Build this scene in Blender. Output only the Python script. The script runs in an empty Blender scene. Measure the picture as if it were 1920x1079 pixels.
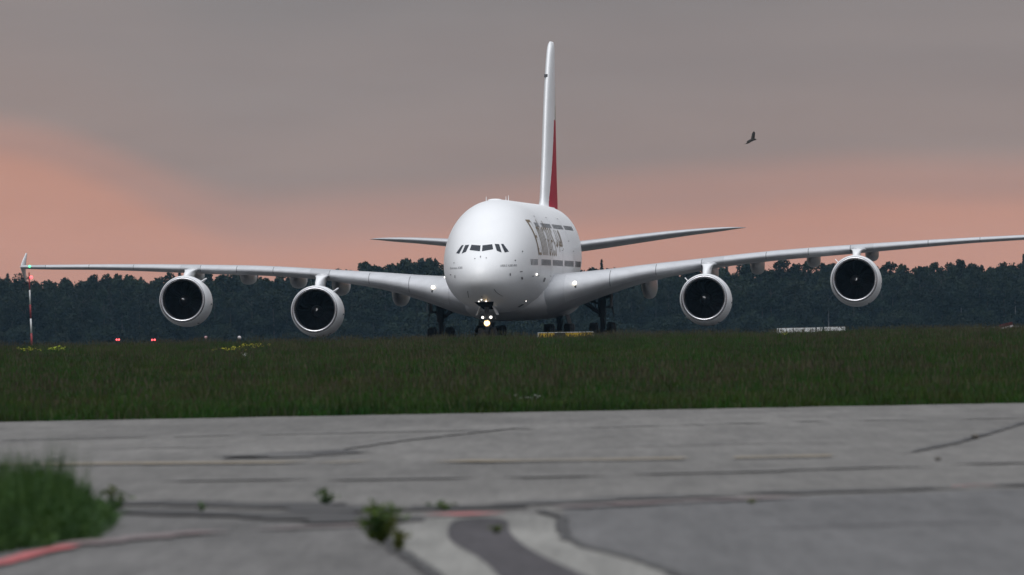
import bpy, bmesh, math, random
import numpy as np
from mathutils import Matrix, Vector, noise as mnoise

R = math.radians
S = bpy.context.scene
COL = S.collection

# ------------------------------------------------------------------ camera
cam_d = bpy.data.cameras.new('camera')
cam = bpy.data.objects.new('camera', cam_d)
COL.objects.link(cam)
cam_d.sensor_width = 36.0
cam_d.lens = 300.0
cam_d.clip_start = 1.0
cam_d.clip_end = 20000.0
cam_d.dof.use_dof = True
cam_d.dof.focus_distance = 632.0
cam_d.dof.aperture_fstop = 3.8
cam.matrix_world = Matrix.Translation((0, 0, 2.0)) @ Matrix.Rotation(R(90.199), 4, 'X') @ Matrix.Rotation(R(-1.07), 4, 'Z')
S.camera = cam
S.render.resolution_x, S.render.resolution_y = 1024, 575

# ------------------------------------------------------------------ world: dusk overcast over a pink horizon
W = bpy.data.worlds.new('World')
S.world = W
W.use_nodes = True
nt = W.node_tree
nt.nodes.clear()


def N(t, type_, **kw):
    n = t.nodes.new(type_)
    for k, v in kw.items():
        setattr(n, k, v)
    return n


def math_node(t, op, a, b=None):
    n = N(t, 'ShaderNodeMath', operation=op)
    for i, v in enumerate((a, b)):
        if v is None:
            continue
        if isinstance(v, (int, float)):
            n.inputs[i].default_value = v
        else:
            t.links.new(v, n.inputs[i])
    return n.outputs[0]


def ramp(t, fac, stops, interp='EASE'):
    n = N(t, 'ShaderNodeValToRGB')
    n.color_ramp.interpolation = interp
    el = n.color_ramp.elements
    while len(el) < len(stops):
        el.new(0.5)
    for e, (p, c) in zip(el, stops):
        e.position = p
        e.color = (*c, 1) if len(c) == 3 else c
    if fac is not None:
        t.links.new(fac, n.inputs[0])
    return n.outputs[0]


def mixc(t, fac, a, b, blend='MIX'):
    n = N(t, 'ShaderNodeMix', data_type='RGBA', blend_type=blend)
    for i, v in ((0, fac), (6, a), (7, b)):
        if isinstance(v, (int, float)):
            n.inputs[i].default_value = v
        elif isinstance(v, tuple):
            n.inputs[i].default_value = (*v, 1)
        else:
            t.links.new(v, n.inputs[i])
    return n.outputs[2]


SUN_EL, SUN_AZ = 60.0, 195.0          # soft light through the cloud, from behind the camera
tc = N(nt, 'ShaderNodeTexCoord')
sep = N(nt, 'ShaderNodeSeparateXYZ')
nt.links.new(tc.outputs['Generated'], sep.inputs[0])
Z = math_node(nt, 'MAXIMUM', sep.outputs[2], 0.0)
# ragged lower edge of the cloud deck
mp = N(nt, 'ShaderNodeMapping')
mp.inputs['Scale'].default_value = (13.0, 13.0, 40.0)
mp.inputs['Location'].default_value = (3.05, 0.4, 0.0)
nt.links.new(tc.outputs['Generated'], mp.inputs[0])
nz = N(nt, 'ShaderNodeTexNoise')
nz.inputs['Scale'].default_value = 1.0
nz.inputs['Detail'].default_value = 2.0
nz.inputs['Roughness'].default_value = 0.45
nt.links.new(mp.outputs[0], nz.inputs['Vector'])
wave = math_node(nt, 'SINE', math_node(nt, 'ADD', math_node(nt, 'MULTIPLY', sep.outputs[0], 50.0), 4.85))
wave = math_node(nt, 'MULTIPLY', math_node(nt, 'SMOOTH_MAX', wave, -0.1), 0.0115)
swell = math_node(nt, 'SINE', math_node(nt, 'ADD', math_node(nt, 'MULTIPLY', sep.outputs[0], 25.0), 3.2))
wave = math_node(nt, 'MULTIPLY', wave, math_node(nt, 'ADD', math_node(nt, 'MULTIPLY', swell, 0.45), 0.55))
wave = math_node(nt, 'ADD', wave, math_node(nt, 'MULTIPLY', swell, -0.0008))
off = math_node(nt, 'ADD', wave, math_node(nt, 'MULTIPLY', math_node(nt, 'SUBTRACT', nz.outputs[0], 0.5), 0.007))
ze = math_node(nt, 'SUBTRACT', Z, off)
low = ramp(nt, math_node(nt, 'DIVIDE', ze, 0.05), [
    (0.00, (0.55, 0.288, 0.225)), (0.165, (0.53, 0.283, 0.222)), (0.25, (0.415, 0.262, 0.229)),
    (0.345, (0.302, 0.243, 0.232)), (0.58, (0.272, 0.236, 0.234)), (0.8, (0.235, 0.216, 0.220)), (1.0, (0.222, 0.208, 0.214))])
high = ramp(nt, Z, [
    (0.00, (0.222, 0.208, 0.214)), (0.05, (0.222, 0.208, 0.214)), (0.30, (0.26, 0.27, 0.295)), (0.6, (0.71, 0.74, 0.80)), (1.0, (1.48, 1.53, 1.62))], 'LINEAR')
fac = math_node(nt, 'MINIMUM', math_node(nt, 'DIVIDE', Z, 0.05), 1.0)
fac = math_node(nt, 'GREATER_THAN', Z, 0.05)
sky = mixc(nt, fac, low, high)
mp2 = N(nt, 'ShaderNodeMapping')
mp2.inputs['Scale'].default_value = (9.0, 9.0, 45.0)
nt.links.new(tc.outputs['Generated'], mp2.inputs[0])
nz2 = N(nt, 'ShaderNodeTexNoise')
nz2.inputs['Scale'].default_value = 2.0
nz2.inputs['Detail'].default_value = 5.0
nt.links.new(mp2.outputs[0], nz2.inputs['Vector'])
sky = mixc(nt, 1.0, sky, ramp(nt, nz2.outputs[0], [(0.25, (0.94, 0.94, 0.945)), (0.75, (1.05, 1.05, 1.045))]), 'MULTIPLY')
nish = N(nt, 'ShaderNodeTexSky', sky_type='NISHITA')
nish.sun_disc = False
nish.sun_elevation = R(SUN_EL)
nish.sun_rotation = R(SUN_AZ)
bg1 = N(nt, 'ShaderNodeBackground')
bg1.inputs[1].default_value = 1.0
nt.links.new(sky, bg1.inputs[0])
bg2 = N(nt, 'ShaderNodeBackground')
bg2.inputs[1].default_value = 0.06
nt.links.new(nish.outputs[0], bg2.inputs[0])
mxs = N(nt, 'ShaderNodeMixShader')
mxs.inputs[0].default_value = 0.04      # a little clear sky behind the cloud
nt.links.new(bg1.outputs[0], mxs.inputs[1])
nt.links.new(bg2.outputs[0], mxs.inputs[2])
wo = N(nt, 'ShaderNodeOutputWorld')
nt.links.new(mxs.outputs[0], wo.inputs[0])

# ------------------------------------------------------------------ sun (veiled)
sun_d = bpy.data.lights.new('sun', 'SUN')
sun_d.energy = 1.35
sun_d.angle = R(40)
sun_d.color = (1.0, 0.98, 0.97)
sun = bpy.data.objects.new('sun', sun_d)
COL.objects.link(sun)
az = R(SUN_AZ)
sdir = Vector((math.sin(az) * math.cos(R(SUN_EL)), math.cos(az) * math.cos(R(SUN_EL)), math.sin(R(SUN_EL))))
sun.rotation_euler = sdir.to_track_quat('Z', 'Y').to_euler()
sun.location = (0, -50, 60)

S.view_settings.view_transform = 'Standard'
S.view_settings.look = 'None'
S.view_settings.exposure = 0.0
S.view_settings.gamma = 1.0
S.view_settings.use_curve_mapping = False

# ------------------------------------------------------------------ materials
MATS = {}


def pmat(name, col, rough=0.5, metal=0.0, coat=0.0, var=0.0, vscale=1.0, vcol=None, bump=0.0, bscale=20.0,
         coords='Object', stretch=(1, 1, 1), spec=0.5, detail=5.0, random_by=0.0, emis=None, estr=0.0):
    m = bpy.data.materials.new(name)
    m.use_nodes = True
    t = m.node_tree
    b = t.nodes['Principled BSDF']
    b.inputs['Roughness'].default_value = rough
    b.inputs['Metallic'].default_value = metal
    b.inputs['Coat Weight'].default_value = coat
    b.inputs['Coat Roughness'].default_value = 0.2
    b.inputs['Specular IOR Level'].default_value = spec
    c = N(t, 'ShaderNodeTexCoord')
    mpn = N(t, 'ShaderNodeMapping')
    mpn.inputs['Scale'].default_value = stretch
    if coords == 'World':
        g = N(t, 'ShaderNodeNewGeometry')
        t.links.new(g.outputs['Position'], mpn.inputs[0])
    else:
        t.links.new(c.outputs[coords], mpn.inputs[0])
    out = None
    if var > 0 or vcol:
        n = N(t, 'ShaderNodeTexNoise')
        n.inputs['Scale'].default_value = vscale
        n.inputs['Detail'].default_value = detail
        n.inputs['Roughness'].default_value = 0.6
        t.links.new(mpn.outputs[0], n.inputs['Vector'])
        c2 = vcol if vcol else tuple(x * (1 - var) for x in col)
        out = ramp(t, n.outputs[0], [(0.32, c2), (0.66, col)])
    if random_by > 0:
        oi = N(t, 'ShaderNodeObjectInfo')
        f = math_node(t, 'ADD', math_node(t, 'MULTIPLY', oi.outputs['Random'], 2 * random_by), 1 - random_by)
        src = out if out is not None else col
        hs = N(t, 'ShaderNodeHueSaturation')
        t.links.new(f, hs.inputs['Value'])
        if isinstance(src, tuple):
            hs.inputs['Color'].default_value = (*src, 1)
        else:
            t.links.new(src, hs.inputs['Color'])
        out = hs.outputs[0]
    if out is not None:
        t.links.new(out, b.inputs['Base Color'])
    else:
        b.inputs['Base Color'].default_value = (*col, 1)
    if bump > 0:
        n = N(t, 'ShaderNodeTexNoise')
        n.inputs['Scale'].default_value = bscale
        n.inputs['Detail'].default_value = 6.0
        t.links.new(mpn.outputs[0], n.inputs['Vector'])
        bp = N(t, 'ShaderNodeBump')
        bp.inputs['Strength'].default_value = bump
        bp.inputs['Distance'].default_value = 0.05
        t.links.new(n.outputs[0], bp.inputs['Height'])
        t.links.new(bp.outputs[0], b.inputs['Normal'])
    if emis:
        b.inputs['Emission Color'].default_value = (*emis, 1)
        b.inputs['Emission Strength'].default_value = estr
    MATS[name] = m
    return m


pmat('white_paint', (0.80, 0.81, 0.82), 0.40, coat=0.12, var=0.05, vscale=0.35, stretch=(1, 0.25, 1))
pmat('belly_grey', (0.56, 0.56, 0.57), 0.38, coat=0.2, var=0.18, vscale=0.7, stretch=(1, 0.3, 1))
pmat('wing_grey', (0.46, 0.47, 0.49), 0.38, coat=0.15, var=0.15, vscale=0.6)
pmat('slat_metal', (0.54, 0.55, 0.57), 0.36, metal=0.1, var=0.10, vscale=1.2)
pmat('seam_dark', (0.05, 0.052, 0.056), 0.6)
pmat('lip_metal', (0.62, 0.62, 0.64), 0.22, metal=0.9, var=0.08, vscale=1.5)
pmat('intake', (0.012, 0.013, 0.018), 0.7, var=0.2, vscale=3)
pmat('fan_metal', (0.008, 0.009, 0.012), 0.65, spec=0.2)  # titanium blades coloured near-black, the duct's shade put into the colour
pmat('black_cone', (0.012, 0.012, 0.014), 0.5)
pmat('mark_white', (0.78, 0.78, 0.78), 0.5)
pmat('glass_dark', (0.012, 0.018, 0.030), 0.12, spec=0.3, var=0.3, vscale=0.8)
pmat('glass_cabin', (0.135, 0.14, 0.15), 0.5, var=0.2, vscale=2)
pmat('gold', (0.185, 0.122, 0.050), 0.4, var=0.1, vscale=1)
pmat('red', (0.40, 0.014, 0.034), 0.6, spec=0.15, var=0.1, vscale=0.5)
pmat('green', (0.02, 0.13, 0.05), 0.35, coat=0.3)
pmat('black_paint', (0.015, 0.015, 0.016), 0.4)
pmat('gear_metal', (0.075, 0.078, 0.085), 0.55, var=0.4, vscale=3)
pmat('gear_dark', (0.022, 0.022, 0.024), 0.7)
pmat('rubber', (0.016, 0.016, 0.017), 0.85, var=0.3, vscale=4)
pmat('bay_shade', (0.010, 0.010, 0.011), 0.9, spec=0.0)
pmat('text_grey', (0.10, 0.10, 0.11), 0.5)
pmat('lamp_warm', (1, 1, 1), emis=(1.0, 0.66, 0.30), estr=14.0)
pmat('lamp_white', (1, 1, 1), emis=(1.0, 0.95, 0.86), estr=2.0)
pmat('lamp_soft', (1, 1, 1), emis=(1.0, 0.90, 0.72), estr=2.5)
pmat('lamp_green', (0.1, 0.8, 0.3), emis=(0.10, 1.0, 0.35), estr=2.6)
pmat('lamp_red', (0.8, 0.1, 0.1), emis=(1.0, 0.09, 0.10), estr=3.2)
pmat('lamp_pale', (0.50, 0.46, 0.47), 0.25)
pmat('lamp_pink', (0.42, 0.24, 0.25), 0.3)
pmat('mast_red', (0.28, 0.035, 0.04), 0.6, var=0.3, vscale=2)
pmat('mast_white', (0.62, 0.63, 0.64), 0.6, var=0.2, vscale=2)
pmat('sign_white', (0.76, 0.78, 0.80), 0.5, var=0.08, vscale=2)
pmat('sign_yellow', (0.55, 0.36, 0.02), 0.5, var=0.15, vscale=2)
pmat('sign_black', (0.02, 0.02, 0.02), 0.5)
pmat('marker_red', (0.08, 0.015, 0.02), 0.6, var=0.3, vscale=3)
pmat('bird_feather', (0.022, 0.020, 0.019), 0.8, var=0.3, vscale=8)

pmat('soil', (0.032, 0.045, 0.016), 0.95, vcol=(0.038, 0.033, 0.018), vscale=0.25, coords='World', bump=0.4, bscale=3)


def pave_mat(name, c, dark, warm=(1.0, 1.0, 1.0)):
    """worn pavement: broad stains, lengthwise scuffs, coarse aggregate"""
    m = bpy.data.materials.new(name)
    m.use_nodes = True
    t = m.node_tree
    b = t.nodes['Principled BSDF']
    b.inputs['Roughness'].default_value = 0.8
    b.inputs['Specular IOR Level'].default_value = 0.3
    g = N(t, 'ShaderNodeNewGeometry')
    col = c
    hgt = None
    for sc, det, lo, hi, k in (((0.10, 0.05, 1), 4, .30, .70, 1.0), ((0.9, 0.10, 1), 6, .30, .72, .9), ((5.0, 0.22, 1), 5, .30, .70, .75), ((16.0, 1.1, 1), 3, .30, .70, .6)):
        mpn = N(t, 'ShaderNodeMapping')
        mpn.inputs['Scale'].default_value = sc
        t.links.new(g.outputs['Position'], mpn.inputs[0])
        n = N(t, 'ShaderNodeTexNoise')
        n.inputs['Scale'].default_value = 1.0
        n.inputs['Detail'].default_value = det
        n.inputs['Roughness'].default_value = .62
        t.links.new(mpn.outputs[0], n.inputs['Vector'])
        d = 1 - dark * k
        r = ramp(t, n.outputs[0], [(lo, (d * warm[0], d * warm[1], d * warm[2])), (hi, (1.08, 1.08, 1.08))])
        col = mixc(t, 1.0, col, r, 'MULTIPLY')
        hgt = n.outputs[0]
    # oil and rubber spots
    mpn = N(t, 'ShaderNodeMapping')
    mpn.inputs['Scale'].default_value = (0.55, 0.11, 1)
    t.links.new(g.outputs['Position'], mpn.inputs[0])
    v = N(t, 'ShaderNodeTexVoronoi')
    v.inputs['Scale'].default_value = 1.0
    t.links.new(mpn.outputs[0], v.inputs['Vector'])
    col = mixc(t, 1.0, col, ramp(t, v.outputs['Distance'], [(0.02, (.80, .80, .80)), (0.16, (1, 1, 1))]), 'MULTIPLY')
    t.links.new(col, b.inputs['Base Color'])
    bp = N(t, 'ShaderNodeBump')
    bp.inputs['Strength'].default_value = .25
    bp.inputs['Distance'].default_value = .03
    t.links.new(hgt, bp.inputs['Height'])
    t.links.new(bp.outputs[0], b.inputs['Normal'])
    MATS[name] = m


pave_mat('concrete', (0.143, 0.137, 0.128), .20)
pave_mat('concrete_pale', (0.225, 0.220, 0.203), .22)
pave_mat('asphalt_blue', (0.113, 0.111, 0.111), .20)
pave_mat('asphalt_brown', (0.128, 0.123, 0.118), .26)
pave_mat('asphalt_dark', (0.059, 0.053, 0.058), .30)
pmat('runway_asphalt', (0.055, 0.055, 0.055), 0.8, var=0.2, vscale=0.2, coords='World')
pmat('tar', (0.030, 0.029, 0.030), 0.8, vcol=(0.095, 0.092, 0.088), vscale=0.8, coords='World', stretch=(1, .5, 1))
pmat('tar_faint', (0.112, 0.107, 0.101), 0.8, vcol=(0.130, 0.125, 0.117), vscale=0.6, coords='World', stretch=(1, .5, 1))
pmat('paint_red', (0.42, 0.060, 0.062), 0.6, vcol=(0.26, 0.070, 0.070), vscale=1.5, coords='World')
pmat('paint_red_faint', (0.1571, 0.1110, 0.1094), 0.7, vcol=(0.1369, 0.1178, 0.1163), vscale=1.2, coords='World')
pmat('paint_yellow', (0.2227, 0.1654, 0.0868), 0.7, vcol=(0.1737, 0.1513, 0.1141), vscale=0.6, coords='World')
pmat('crack_dark', (0.026, 0.025, 0.026), 0.85, vcol=(0.05, 0.048, 0.046), vscale=1.5, coords='World')
pmat('stone', (0.14, 0.13, 0.115), 0.85, var=0.4, vscale=12)


def foliage(name, c1, c2, c3, wscale, rnd, rough=0.7, transl=0.25, spec=0.25):
    m = bpy.data.materials.new(name)
    m.use_nodes = True
    t = m.node_tree
    b = t.nodes['Principled BSDF']
    g = N(t, 'ShaderNodeNewGeometry')
    n = N(t, 'ShaderNodeTexNoise')
    n.inputs['Scale'].default_value = wscale
    n.inputs['Detail'].default_value = 4.0
    t.links.new(g.outputs['Position'], n.inputs['Vector'])
    c = ramp(t, n.outputs[0], [(0.34, c2), (0.50, c1), (0.68, c3)])
    oi = N(t, 'ShaderNodeObjectInfo')
    hs = N(t, 'ShaderNodeHueSaturation')
    t.links.new(c, hs.inputs['Color'])
    t.links.new(math_node(t, 'ADD', math_node(t, 'MULTIPLY', oi.outputs['Random'], 2 * rnd), 1 - rnd), hs.inputs['Value'])
    hu = math_node(t, 'ADD', math_node(t, 'MULTIPLY', oi.outputs['Random'], 0.05), 0.475)
    t.links.new(hu, hs.inputs['Hue'])
    t.links.new(hs.outputs[0], b.inputs['Base Color'])
    b.inputs['Roughness'].default_value = rough
    b.inputs['Specular IOR Level'].default_value = spec
    if transl > 0:
        tr = N(t, 'ShaderNodeBsdfTranslucent')
        t.links.new(hs.outputs[0], tr.inputs[0])
        mx = N(t, 'ShaderNodeMixShader')
        mx.inputs[0].default_value = transl
        t.links.new(b.outputs[0], mx.inputs[1])
        t.links.new(tr.outputs[0], mx.inputs[2])
        t.links.new(mx.outputs[0], t.nodes['Material Output'].inputs[0])
    MATS[name] = m
    return m


foliage('grass_blade', (0.0230, 0.0600, 0.0070), (0.0165, 0.0420, 0.0060), (0.050, 0.056, 0.014), 0.13, 0.30, spec=0.08)
foliage('grass_dry', (0.0532, 0.0504, 0.0252), (0.0448, 0.0420, 0.0224), (0.0644, 0.0504, 0.0308), 0.3, 0.3)
foliage('weed_leaf', (0.045, 0.105, 0.020), (0.035, 0.080, 0.016), (0.085, 0.120, 0.025), 6.0, 0.15)
foliage('weed_olive', (0.085, 0.115, 0.020), (0.045, 0.080, 0.016), (0.130, 0.130, 0.026), 6.0, 0.1)
foliage('verge_leaf', (0.026, 0.062, 0.009), (0.016, 0.040, 0.007), (0.046, 0.082, 0.012), 3.0, 0.1)
foliage('petal_yellow', (0.34, 0.36, 0.02), (0.24, 0.28, 0.02), (0.42, 0.42, 0.03), 6.0, 0.1, transl=0.15)
foliage('petal_white', (0.45, 0.46, 0.44), (0.35, 0.36, 0.34), (0.5, 0.5, 0.48), 6.0, 0.1, transl=0.1)
foliage('leaf_dark', (0.0150, 0.0235, 0.0130), (0.0100, 0.0165, 0.0105), (0.0215, 0.0300, 0.0145), 0.12, 0.22, transl=0.1, spec=0.1)
foliage('leaf_needle', (0.0102, 0.0168, 0.0108), (0.0078, 0.0132, 0.0090), (0.0138, 0.0204, 0.0120), 0.12, 0.2, transl=0.0)
pmat('bark_brown', (0.07, 0.06, 0.05), 0.9, var=0.4, vscale=1)
pmat('bark_birch', (0.17, 0.17, 0.165), 0.8, vcol=(0.06, 0.058, 0.055), vscale=1.4)


# ------------------------------------------------------------------ mesh helpers
def mesh_obj(name, verts, faces, mat, parent=None, smooth=False, mats=None, fmat=None, link=True):
    me = bpy.data.meshes.new(name)
    me.from_pydata([tuple(v) for v in verts], [], faces)
    for mm in (mats or [mat]):
        me.materials.append(MATS[mm])
    if fmat is not None:
        me.polygons.foreach_set('material_index', fmat)
    if smooth:
        me.polygons.foreach_set('use_smooth', [True] * len(faces))
    me.update()
    o = bpy.data.objects.new(name, me)
    if link:
        COL.objects.link(o)
    if parent:
        o.parent = parent
    return o


def empty(name, loc=(0, 0, 0)):
    o = bpy.data.objects.new(name, None)
    COL.objects.link(o)
    o.location = loc
    return o


def tag(o, label=None, cat=None, group=None, kind=None):
    for k, v in (('label', label), ('category', cat), ('group', group), ('kind', kind)):
        if v:
            o[k] = v
    return o


class MB:
    """collects shapes into one mesh"""

    def __init__(self):
        self.v, self.f, self.m = [], [], []

    def add(self, verts, faces, mi=0):
        o = len(self.v)
        self.v += [tuple(x) for x in verts]
        self.f += [tuple(i + o for i in f) for f in faces]
        self.m += [mi] * len(faces)
        return self

    def box(self, c, s, mi=0, rot=None):
        p = []
        for dx in (-.5, .5):
            for dy in (-.5, .5):
                for dz in (-.5, .5):
                    q = Vector((dx * s[0], dy * s[1], dz * s[2]))
                    if rot is not None:
                        q = rot @ q
                    p.append(q + Vector(c))
        self.add(p, [(0, 1, 3, 2), (4, 6, 7, 5), (0, 4, 5, 1), (2, 3, 7, 6), (0, 2, 6, 4), (1, 5, 7, 3)], mi)
        return self

    def tube(self, a, b, r1, r2=None, n=12, mi=0, caps=True):
        a, b = Vector(a), Vector(b)
        r2 = r1 if r2 is None else r2
        d = (b - a).normalized()
        u = d.orthogonal().normalized()
        w = d.cross(u)
        vs = []
        for p, r in ((a, r1), (b, r2)):
            for i in range(n):
                t = 2 * math.pi * i / n
                vs.append(p + (u * math.cos(t) + w * math.sin(t)) * r)
        fs = [(i, (i + 1) % n, n + (i + 1) % n, n + i) for i in range(n)]
        if caps:
            fs += [tuple(range(n))[::-1], tuple(range(n, 2 * n))]
        self.add(vs, fs, mi)
        return self

    def loft(self, rings, mi=0, close=True, cap0=True, cap1=True):
        n = len(rings[0])
        vs = [p for r in rings for p in r]
        fs = []
        for k in range(len(rings) - 1):
            for i in range(n if close else n - 1):
                j = (i + 1) % n
                fs.append((k * n + i, k * n + j, (k + 1) * n + j, (k + 1) * n + i))
        if cap0:
            fs.append(tuple(range(n))[::-1])
        if cap1:
            fs.append(tuple(range((len(rings) - 1) * n, len(rings) * n)))
        self.add(vs, fs, mi)
        return self

    def lathe(self, prof, c, axis='Y', n=48, mi=0, tilt=None):
        """prof = (along, radius) pairs, turned about an axis through c"""
        rings = []
        for x, r in prof:
            ring = []
            for i in range(n):
                t = 2 * math.pi * i / n
                if axis == 'Y':
                    q = Vector((math.cos(t) * r, x, math.sin(t) * r))
                elif axis == 'X':
                    q = Vector((x, math.cos(t) * r, math.sin(t) * r))
                else:
                    q = Vector((math.cos(t) * r, math.sin(t) * r, x))
                if tilt is not None:
                    q = tilt @ q
                ring.append(q + Vector(c))
            rings.append(ring)
        return self.loft(rings, mi, True, False, False)

    def ball(self, c, r, n=12, mi=0):
        prof = [(-r * math.cos(math.pi * k / 8), max(1e-5, r * math.sin(math.pi * k / 8))) for k in range(9)]
        return self.lathe(prof, c, 'Y', n, mi)

    def build(self, name, mats, parent=None, smooth=False, fix=False):
        if isinstance(mats, str):
            mats = [mats]
        o = mesh_obj(name, self.v, self.f, None, parent, smooth, mats, self.m)
        if fix:
            bm = bmesh.new()
            bm.from_mesh(o.data)
            bmesh.ops.recalc_face_normals(bm, faces=bm.faces)
            bm.to_mesh(o.data)
            bm.free()
        if smooth == 'angle':
            o.data.set_sharp_from_angle(angle=R(40))
        return o


def pchip(xs, ys):
    xs, ys = np.array(xs, float), np.array(ys, float)
    h = np.diff(xs)
    d = np.diff(ys) / h
    m = np.zeros(len(xs))
    for i in range(1, len(xs) - 1):
        if d[i - 1] * d[i] > 0:
            w1, w2 = 2 * h[i] + h[i - 1], h[i] + 2 * h[i - 1]
            m[i] = (w1 + w2) / (w1 / d[i - 1] + w2 / d[i])
    m[0], m[-1] = d[0], d[-1]

    def f(x):
        x = min(max(x, xs[0]), xs[-1])
        i = int(min(max(np.searchsorted(xs, x) - 1, 0), len(xs) - 2))
        t = (x - xs[i]) / h[i]
        return float((2 * t**3 - 3 * t**2 + 1) * ys[i] + (t**3 - 2 * t**2 + t) * h[i] * m[i]
                     + (-2 * t**3 + 3 * t**2) * ys[i + 1] + (t**3 - t**2) * h[i] * m[i + 1])
    return f


def sstep(a, b, x):
    t = min(max((x - a) / (b - a), 0), 1)
    return t * t * (3 - 2 * t)


# ------------------------------------------------------------------ ground
PX0, PY0 = -2.28, 619.0      # nose of the aircraft above the ground
CROSS = 0.0113               # cross fall of the runway under it


def ground_z(x, y):
    z = 0.48 * sstep(185, 440, y) * (1 - sstep(556, 592, y))
    z += 0.09 * sstep(190, 260, y) * (1 - sstep(560, 592, y)) * mnoise.noise(Vector((x * 0.12, y * 0.03, 1.7)))
    rw = sstep(575, 600, y) * (1 - sstep(720, 760, y))
    z += rw * CROSS * max(-60, min(60, x - PX0))
    z -= 5.0 * sstep(700, 2100, y)
    return z


ys = [-120, 0, 60, 120, 178, 186] + list(range(195, 600, 9)) + [600, 605, 690, 715, 740, 770, 900, 1050, 1200, 1400, 1600, 1800, 2000, 2150, 3000]
xs = [-3000, -1200, -400, -160, -90] + [x for x in range(-64, 65, 4)] + [90, 160, 400, 1200, 3000]
gv = [(x, y, ground_z(x, y) - 0.05) for y in ys for x in xs]
nx = len(xs)
gf = [(j * nx + i, j * nx + i + 1, (j + 1) * nx + i + 1, (j + 1) * nx + i) for j in range(len(ys) - 1) for i in range(nx - 1)]
tag(mesh_obj('ground', gv, gf, 'soil', None, True), kind='structure')


def sheet(name, pts, z, mat, parent=None):
    return mesh_obj(name, [(x, y, z) for x, y in pts], [tuple(range(len(pts)))], mat, parent)


# runway under the aircraft, following its cross fall
rv, rf = [], []
for j, y in enumerate((604, 640, 680, 712)):
    for i, x in enumerate((-300, -60, 0, 60, 300)):
        rv.append((x, y, CROSS * max(-60, min(60, x - PX0)) - 0.01))
for j in range(3):
    for i in range(4):
        rf.append((j * 5 + i, j * 5 + i + 1, (j + 1) * 5 + i + 1, (j + 1) * 5 + i))
tag(mesh_obj('runway', rv, rf, 'runway_asphalt'), kind='structure')

# the pavement in front: one slab sheet with a ragged grass edge
rnd = random.Random(4)
edge = [(x * 0.5, 179.2 + 0.5 * mnoise.noise(Vector((x * 0.35, 3, 0))) + 0.25 * mnoise.noise(Vector((x * 1.7, 9, 0)))) for x in range(-120, 121)]
pv = [(x, -60.0, 0.0) for x, _ in edge] + [(x, y, 0.0) for x, y in edge]
n_e = len(edge)
pave = tag(mesh_obj('taxiway_pavement', pv, [(i, i + 1, n_e + i + 1, n_e + i) for i in range(n_e - 1)], 'concrete'), kind='structure')


def ribbon(name, pts, width, z, mat, parent, rag=0.25, step=0.35, seed=1, taper=False, gap=None):
    """a flat strip along a polyline with uneven edges"""
    P = [Vector((x, y, 0)) for x, y in pts]
    out = []
    for a, b in zip(P[:-1], P[1:]):
        k = max(1, int((b - a).length / step))
        out += [a.lerp(b, i / k) for i in range(k)]
    out.append(P[-1])
    vs = []
    for i, p in enumerate(out):
        d = (out[min(i + 1, len(out) - 1)] - out[max(i - 1, 0)])
        d = d.normalized() if d.length > 0 else Vector((1, 0, 0))
        nrm = Vector((-d.y, d.x, 0))
        w = width * (0.5 + rag * mnoise.noise(Vector((p.x * 1.3, p.y * 1.3, seed))))
        w2 = width * (0.5 + rag * mnoise.noise(Vector((p.x * 1.3, p.y * 1.3, seed + 7.3))))
        if taper:
            f = min(1, i / 6, (len(out) - 1 - i) / 6)
            w, w2 = w * f, w2 * f
        q = p + Vector((mnoise.noise(Vector((p.x * 2, p.y * 2, seed + 3))), mnoise.noise(Vector((p.x * 2, p.y * 2, seed + 5))), 0)) * width * 0.35
        vs += [(q.x + nrm.x * w, q.y + nrm.y * w, z), (q.x - nrm.x * w2, q.y - nrm.y * w2, z)]
    fs = [(2 * i, 2 * i + 1, 2 * i + 3, 2 * i + 2) for i in range(len(out) - 1)
          if gap is None or mnoise.noise(Vector((out[i].x * 1.4 + out[i].y * .3, seed * 1.7, 0))) > gap]
    return mesh_obj(name, vs, fs, mat, parent)


def smooth_poly(pts, it=2):
    for _ in range(it):
        q = []
        for i in range(len(pts)):
            a, b = pts[i], pts[(i + 1) % len(pts)]
            q += [(a[0] * .75 + b[0] * .25, a[1] * .75 + b[1] * .25), (a[0] * .25 + b[0] * .75, a[1] * .25 + b[1] * .75)]
        pts = q
    return pts


sheet('asphalt_slab', [(0.52, 90.4), (5.96, 94.3), (40, 118), (40, 20), (4, 20), (1.5, 60.1), (0.92, 70.0), (0.44, 76.4), (0.43, 81.7)], 0.004, 'asphalt_blue', pave)
sheet('asphalt_slab', [(-6.59, 94.3), (-4.26, 89.9), (-1.45, 83.4), (-1.15, 76.0), (-0.46, 61.2), (1, 20), (-40, 20), (-40, 130)], 0.004, 'asphalt_brown', pave)
sheet('concrete_strip', smooth_poly([(-1.11, 85.0), (0.23, 87.0), (0.43, 81.7), (0.44, 76.4), (0.92, 70.0), (1.5, 60.1), (3, 40), (-.1, 40), (-0.46, 61.2), (-1.11, 76.0), (-1.14, 79.8)], 2), 0.010, 'concrete_pale', pave)
sheet('asphalt_patch', smooth_poly([(-0.63, 84.7), (-0.07, 84.9), (-0.09, 79.0), (0.14, 71.8), (0.73, 61.7), (1.6, 45), (0.5, 45), (-0.04, 62.1), (-0.28, 70.5), (-0.59, 75.7), (-0.65, 79.5)], 2), 0.016, 'asphalt_dark', pave)
ribbon('tar_joint', [(6.4, 96.2), (5.69, 95.5), (4.34, 94.7), (3.13, 94.1), (1.94, 93.2), (0.53, 91.7), (-0.04, 90.7)], 1.2, 0.020, 'tar', pave, 0.45, 0.12, 2, gap=-0.42)
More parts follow.
